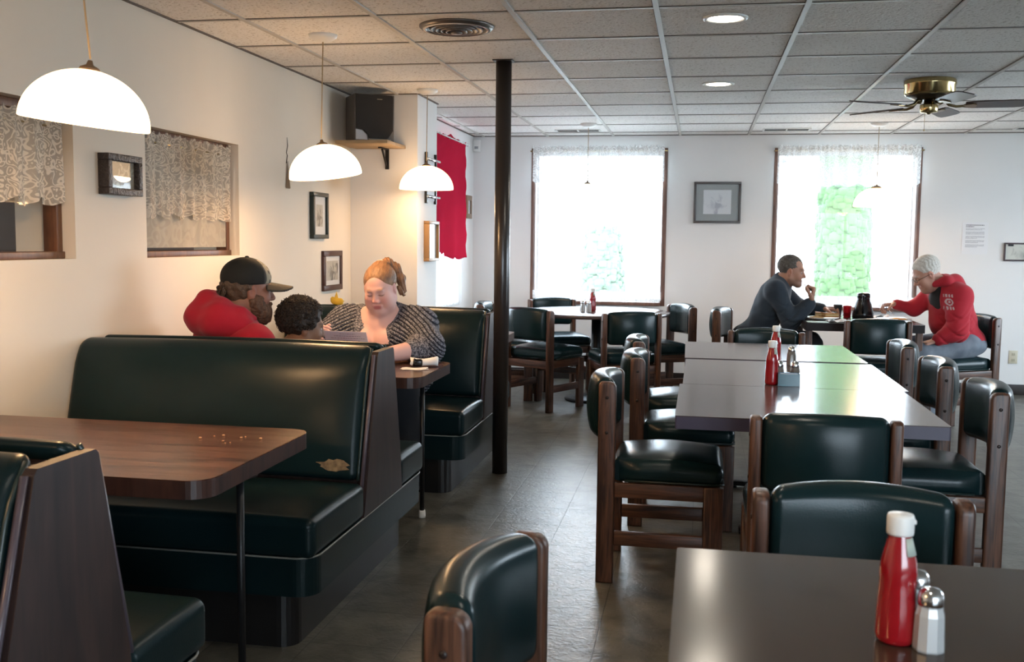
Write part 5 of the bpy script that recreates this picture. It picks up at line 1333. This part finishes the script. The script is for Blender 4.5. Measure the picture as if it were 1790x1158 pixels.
    tc = N.new('ShaderNodeTexCoord'); vo = N.new('ShaderNodeTexNoise'); vo.inputs['Scale'].default_value = 130; vo.inputs['Detail'].default_value = 2; L.new(tc.outputs['Object'], vo.inputs[0])
    cr = N.new('ShaderNodeValToRGB'); e = cr.color_ramp.elements; e[0].position = .40; e[0].color = (.035,.038,.052,1); e[1].position = .62; e[1].color = (.23,.23,.26,1); L.new(vo.outputs[0], cr.inputs[0])
    mx = N.new('ShaderNodeMixRGB'); mx.inputs[1].default_value = (.012,.013,.020,1); L.new(mxm.outputs[0], mx.inputs[0]); L.new(cr.outputs[0], mx.inputs[2]); L.new(mx.outputs[0], Pn.inputs['Base Color'])
    Pn.inputs['Roughness'].default_value = .95; Pn.inputs['Specular IOR Level'].default_value = .15
    b = N.new('ShaderNodeBump'); b.inputs['Strength'].default_value = .6; b.inputs['Distance'].default_value = .006; L.new(vo.outputs[0], b.inputs['Height']); L.new(b.outputs[0], Pn.inputs['Normal'])
    field_obj('cardigan', G, .0045, m, t, None, {'rib': rib, 'cuff': cuffm})
    P_ = Field(); P_.el((pel[0], pel[1], .54), (.215,.18,.10), frame(-88), .04)
    for i in (0, 1): limb(P_, [hp[i], kn[i], (an[i][0], an[i][1], .09)], [.108,.086,.066], .03)
    field_obj('trousers', P_, .009, M_darkpants, t); shoes(t, an, -88)
    # hair pulled back, ponytail falling behind
    A = Field(); H.el(A, (0,-.024,.036), (.084,.103,.088), .01); H.el(A, (0,.112,-.012), (.080,.092,.108), .010, 's'); H.el(A, (0,.02,-.125), (.12,.12,.085), .01, 's')
    for q in (-1, 1): H.el(A, (q*.090,.010,-.02), (.018,.022,.036), .008, 's')
    H.el(A, (.005,-.084,.092), (.034,.034,.024), .03)
    def hp_(P, D):
        L_ = H.loc(P); a = np.arctan2(L_[:,0], L_[:,2]+.02); return D-.0006*np.sin(a*44+5*np.sin(L_[:,1]*20))*np.clip((.05-L_[:,1])/.04, 0, 1)
    A.post = hp_
    M_h = mat('ginger_hair', (.13,.062,.030), .5, var=(.27,.145,.072), vscale=70, vstretch=(1,.25,.4), bump=.4, bscale=180, bstretch=(1,.2,.4))
    hr = field_obj('hair', A, .0038, M_h, t)
    Q = Field(); Q.chain([H.w(*p) for p in ((.004,-.090,.092),(-.020,-.124,.088),(-.050,-.140,.045),(-.072,-.130,-.010),(-.088,-.100,-.070))], [.018,.024,.028,.024,.014], .02)
    Q.chain([H.w(*p) for p in ((-.078,-.06,-.03),(-.092,-.05,-.055),(-.100,-.06,-.075))], [.012,.012,.007], .01)
    Q.post = lambda P, D: D-.002*np.sin(H.loc(P)[:,0]*330+H.loc(P)[:,1]*200)
    field_obj('ponytail', Q, .004, mat('ginger_brown_ponytail', (.12,.055,.025), .45, var=(.28,.14,.065), vscale=60, vstretch=(1,1,.3), bump=.4, bscale=160), hr)
    b = MB(); org = Vector(t.location); b.tube([Vector(H.w(.004+.022*math.cos(a), -.098+.014*math.sin(a), .103+.016*math.sin(a)))-org for a in [2*PI*i/16 for i in range(16)]], .004, 8, closed=True); b.build('hair_tie', mat('pale_hair_tie', (.6,.52,.42), .7), hr)
    return t
woman()

# ------------------------------------------------------------------ things on the tables
M_ketchup = mat('ketchup_bottle', (.28,.006,.010), .16, spec=.6, coat=.4)
def ketchup(loc, label, sc=1.0, first=[None]):
    if first[0] is None:
        t = thing('ketchup_bottle', label, 'bottle', loc, 0, 'red ketchup bottles')
        b = MB(); b.lathe([(.001,.0),(.024,.0),(.0285,.004),(.0295,.012),(.0285,.05),(.0262,.085),(.0262,.095),(.0268,.105),(.0245,.122),(.0185,.146),(.0150,.160),(.0148,.164),(.001,.164)], (0,0,0), 40); b.build('bottle', M_ketchup, t)
        b = MB(); b.lathe([(.0150,.160),(.0185,.160),(.0190,.163),(.0190,.185),(.0178,.189),(.001,.190)], (0,0,0), 32); b.box((.010,-.006,.176), (.0212,.006,.182), .001); b.build('cap', M_white, t)
        b = MB(); V = []; F = []
        for i in range(7):
            a = math.radians(-72+9*i)
            for z, r in ((.132,.0228),(.157,.0163)): V.append((r*math.cos(a), r*math.sin(a), z))
        for i in range(6): F.append([2*i, 2*i+2, 2*i+3, 2*i+1])
        b.add(V, F, True); lb = b.build('neck_label', mat('pale_label', (.42,.48,.42), .6), t); sd = lb.modifiers.new('s', 'SOLIDIFY'); sd.thickness = .0008; sd.offset = 1
        first[0] = t; r = t
    else: r = dup(first[0], loc, 0, label)
    r.scale = (sc, sc, sc); return r
M_glassclear = mat('clear_glass', (.9,.92,.92), .04, trans=.95, ior=1.45)
def shaker(loc, label, fill, first={}):
    if fill not in first:
        t = thing('shaker', label, 'shaker', loc, 0, 'salt and pepper shakers')
        b = MB(); b.lathe([(.001,0),(.0215,0),(.0225,.003),(.0205,.052),(.0175,.064),(.0145,.068),(.001,.068)], (0,0,0), 10, smooth=False); b.build('glass_body', mat('shaker_salt' if fill == 'salt' else 'shaker_pepper', (.42,.43,.43) if fill == 'salt' else (.16,.14,.12), .12, coat=1), t)
        b = MB(); b.lathe([(.0150,.066),(.0175,.066),(.0180,.070),(.0180,.076),(.0165,.084),(.011,.090),(.001,.092)], (0,0,0), 28); cp = b.build('metal_cap', M_chrome, t)
        first[fill] = t; return t
    return dup(first[fill], loc, 0, label)
ZT = .7402
ketchup((.297,1.525,ZT), 'large ketchup bottle with white cap on the foreground table')
ketchup((.302,4.262,ZT), 'ketchup bottle with white cap on the plum tables, left of the blue caddy', .95)
ketchup((.372,5.045,ZT), 'farther ketchup bottle on the plum tables, partly hidden by the nearer one', .95)
ketchup((-.862,8.36,.7403), 'ketchup bottle in the middle of the round table', .98)
shaker((.338,1.500,ZT), 'salt shaker nearest the camera, right of the large ketchup bottle', 'salt')
shaker((.335,1.580,ZT), 'salt shaker half hidden behind the nearer one on the foreground table', 'salt')
shaker((.336,4.330,ZT), 'left one of the two shakers behind the blue caddy', 'pepper')
shaker((.400,4.330,ZT), 'right one of the two shakers behind the blue caddy', 'pepper')
shaker((.440,4.960,ZT), 'tall shaker beside the farther ketchup bottle on the plum tables', 'pepper')
shaker((-.935,8.28,.7403), 'left shaker on the round table', 'salt')
shaker((-.880,8.24,.7403), 'shaker right before the ketchup bottle on the round table', 'salt')
t = thing('packet_caddy', 'square clear caddy of blue sweetener packets beside the ketchup', 'caddy', (.368, 4.248, ZT))
b = MB(); b.box((-.043,-.028,0), (.043,.028,.004), .001); b.box((-.043,-.028,.004), (-.0405,.028,.052)); b.box((.0405,-.028,.004), (.043,.028,.052)); b.box((-.0405,-.028,.004), (.0405,-.0255,.050)); b.box((-.0405,.0255,.004), (.0405,.028,.050)); b.build('holder', mat('blue_clear_plastic', (.30,.50,.62), .08, trans=.55), t)
r_ = random.Random(2)
for k in range(9):
    b = MB(); b.box((-.034,-.021+.0047*k,.0045), (.034,-.0195+.0047*k,.046+r_.uniform(0,.006))); b.build('packet', mat('blue_packet' if k % 3 else 'white_packet', (.07,.20,.36) if k % 3 else (.6,.62,.65), .6), t)
# men's table
MZ = .7402
t = thing('coffee_carafe', 'glossy black insulated coffee carafe on the two men\'s table', 'carafe', (1.255, 8.235, MZ), math.radians(-100))
b = MB(); b.lathe([(.001,0),(.074,0),(.079,.006),(.078,.040),(.068,.085),(.056,.125),(.047,.150),(.048,.162),(.001,.163)], (0,0,0), 40); b.build('body', M_black, t)
b = MB(); b.lathe([(.047,.160),(.050,.166),(.049,.192),(.036,.200),(.001,.202)], (0,0,0), 32); b.prism([(-.066,-.016),(-.03,-.022),(-.03,.022),(-.066,.016)], .170, .192); b.build('lid', M_black, t)
b = MB(); b.tube([(.043,0,.182),(.080,0,.178),(.099,0,.145),(.098,0,.090),(.076,0,.045)], [.009,.009,.009,.008,.007], 10); b.build('handle', M_black, t)
t = thing('tumbler', 'red plastic tumbler left of the black carafe', 'cup', (1.150, 8.33, MZ)); b = MB(); b.lathe([(.001,0),(.027,0),(.029,.004),(.034,.085),(.036,.090),(.033,.090),(.030,.010),(.001,.008)], (0,0,0), 28); b.build('cup', mat('red_plastic', (.55,.012,.02), .18, coat=.5), t)
t = thing('water_glass', 'clear plastic glass held by the man in the dark sweater', 'cup', (1.075, 8.30, MZ)); b = MB(); b.lathe([(.001,0),(.026,0),(.033,.095),(.0355,.10),(.0325,.10),(.025,.006),(.001,.005)], (0,0,0), 28); b.build('cup', M_glassclear, t)
def plate(x, y, label, r=.125):
    t = thing('dinner_plate', label, 'plate', (x, y, MZ)); b = MB(); b.lathe([(.001,0),(r*.55,0),(r*.62,.004),(r,.015),(r*1.01,.018),(r*.98,.019),(r*.62,.008),(.001,.006)], (0,0,0), 48); b.build('dish', M_white, t); return t
plate(.925, 8.03, 'white dinner plate with a sandwich before the man in the dark sweater')
plate(1.455, 8.05, 'white dinner plate of food before the man in the red hoodie')
def toast(loc, rz, rx, label):
    t = thing('sandwich_half', label, 'sandwich', loc, rz, 'sandwich halves on the left plate'); Mx = Matrix.Rotation(math.radians(rx), 4, 'X')
    for nm, z, m_ in (('bread', 0, mat('toasted_bread', (.42,.23,.09), .85, var=(.26,.12,.04), vscale=40)), ('filling', .012, mat('sandwich_filling', (.50,.36,.16), .6)), ('bread', .022, MATS.get('toasted_bread'))):
        b = MB(); V = [(-.05,-.028), (.055,-.028), (-.05,.045)]; b.prism(V, z, z+.0115, M=Mx); b.build(nm, m_ or MATS['toasted_bread'], t)
toast((.985,8.02,.7595), .3, 0, 'browned sandwich half on the right side of the left plate')
toast((.890,8.085,.7595), 2.1, 0, 'browned sandwich half at the back of the left plate')
def heap(name, cx, cy, z, R_, n, m, label, cat, s=(.006,.012), seed=0, flat=.6):
    r = random.Random(seed); b = MB()
    for i in range(n):
        a = r.uniform(0, 6.28); d = R_*math.sqrt(r.random()); q = r.uniform(*s); hz = z+q*flat+.010*(1-(d/R_)**2)*r.random()
        b.rbox((q, q*r.uniform(.5,1), q*flat), q*.45, None, (cx+d*math.cos(a), cy+d*math.sin(a), hz), 1, 1)
    o = b.build(name, m); tag(o, label, cat); o['kind'] = 'stuff'
heap('fries', .880, 7.985, .748, .050, 46, mat('fried_potato', (.50,.30,.10), .7, var=(.35,.18,.06), vscale=50), 'pile of browned potatoes on the left plate', 'food', (.006,.013), 1)
heap('scrambled_food', 1.475, 8.02, .748, .062, 70, mat('orange_food', (.75,.22,.03), .6, var=(.75,.45,.08), vscale=45), 'heap of orange and yellow food on the right plate', 'food', (.006,.012), 2)
def crumpled(x, y, z, sx, sy, label, seed, h=.018, rz=0, name='napkin'):
    r = random.Random(seed); n = 14; V = []; F = []
    for i in range(n+1):
        for j in range(n+1):
            u, v = i/n, j/n; q = abs(math.sin(5.1*u+seed)*math.sin(4.3*v+1.7*seed)+.35*math.sin(11*u+9*v+seed)); V.append(((u-.5)*sx+.006*math.sin(9*v+seed), (v-.5)*sy+.006*math.sin(8*u), .0006+h*q))
    for i in range(n):
        for j in range(n): a = i*(n+1)+j; F.append([a, a+n+1, a+n+2, a+1])
    o = mesh_obj(name, V, F, M_paper, None, True, (x, y, z), (0,0,rz)); sd = o.modifiers.new('s', 'SOLIDIFY'); sd.thickness = .0006; sd.offset = 1; return tag(o, label, 'napkin')
crumpled(1.02, 7.80, MZ, .17, .12, 'crumpled white napkin at the near edge of the men\'s table', 1.2, .018, .2)
crumpled(1.400, 8.33, MZ, .13, .10, 'white napkin beside the right plate, right of the carafe', 2.6, .020)
b = MB(); b.box((-.075,-.05,0), (.075,.05,.0012)); o = b.build('paper_slip', mat('green_white_paper', (.52,.66,.60), .7), None, (.865, 7.775, MZ), (0,0,.05)); tag(o, 'pale green paper slip under the left plate edge', 'paper')
def fork(name, p, q, label):
    t = thing(name, label, 'fork', p); p = Vector(p); q = Vector(q)-p; d = q.normalized(); s = d.cross(Vector((0,0,1))).normalized(); b = MB()
    b.tube([(0,0,0), q*.72], .0022, 8); b.build('handle', M_chrome, t); b = MB(); b.tube([q*.72, q*.78], [.003,.008], 8)
    for k in (-1.5,-.5,.5,1.5): b.tube([q*.77+s*k*.0045, q+s*k*.0045], .0011, 6)
    b.build('tines', M_chrome, t)
fork('fork', (1.40,8.135,.845), (1.455,8.09,.785), 'steel fork in the far hand of the man in the red hoodie')
fork('fork', (.868,7.975,.925), (.790,8.075,1.005), 'fork held to the mouth of the man in the dark sweater')
# booth table with menu, napkin and wrapped cutlery
t = thing('menu_card', 'white printed menu held up over the booth table', 'menu', (-1.675, 4.735, .735), math.radians(-4))
b = MB(); b.box((-.111,-.0008,0), (.111,.0008,.150), M=Matrix.Rotation(math.radians(27), 4, 'X')); b.build('sheet', mat('glossy_paper', (.62,.60,.66), .35), t)
r_ = random.Random(9); b = MB(); z = .135; lines = []
for k, wd in enumerate((.04,.07,.09,.06,.095,.075,.09,.05,.08)):
    x = -wd
    while x < wd: w2 = r_.uniform(.006,.016); b.box((x+.01, -.0014, z), (min(x+w2, wd)+.01, -.0009, z+.0022), M=Matrix.Rotation(math.radians(27), 4, 'X')); x += w2+.003
    z -= .0125
b.build('printed_lines', mat('menu_ink', (.16,.14,.16), .7), t)
crumpled(-1.325, 4.645, .7002, .125, .085, 'flat white paper napkin at the end of the booth table', .4, .0015, .3)
def roll():
    t = thing('napkin_roll', 'white napkin wrapped around dark-handled cutlery on the booth table', 'napkin', (-1.300, 4.735, .7225), .25)
    b = MB(); V = []; F = []; n = 16
    for i in range(9):
        u = i/8; rr = .019*(1-.25*math.sin(PI*u))+.004*u
        for j in range(n): a = 2*PI*j/n; V.append((-.065+.13*u+.004*math.sin(3*a), rr*math.cos(a)*1.15+.010*(1-u)*math.sin(a), rr*math.sin(a)+.012*(abs(u-.45))**1.0))
    for i in range(8):
        for j in range(n): F.append([i*n+j, i*n+(j+1) % n, (i+1)*n+(j+1) % n, (i+1)*n+j])
    F.append(list(range(n))[::-1]); F.append([8*n+j for j in range(n)]); b.add(V, F, True); b.build('napkin', M_paper, t)
    b = MB(); b.rbox((.022,.016,.017), .010, None, (-.030,-.012,.0), 2, 2); b.tube([(-.05,-.02,-.015),(-.045,-.028,.02)], .006, 8); b.build('dark_handles', M_black, t)
roll()
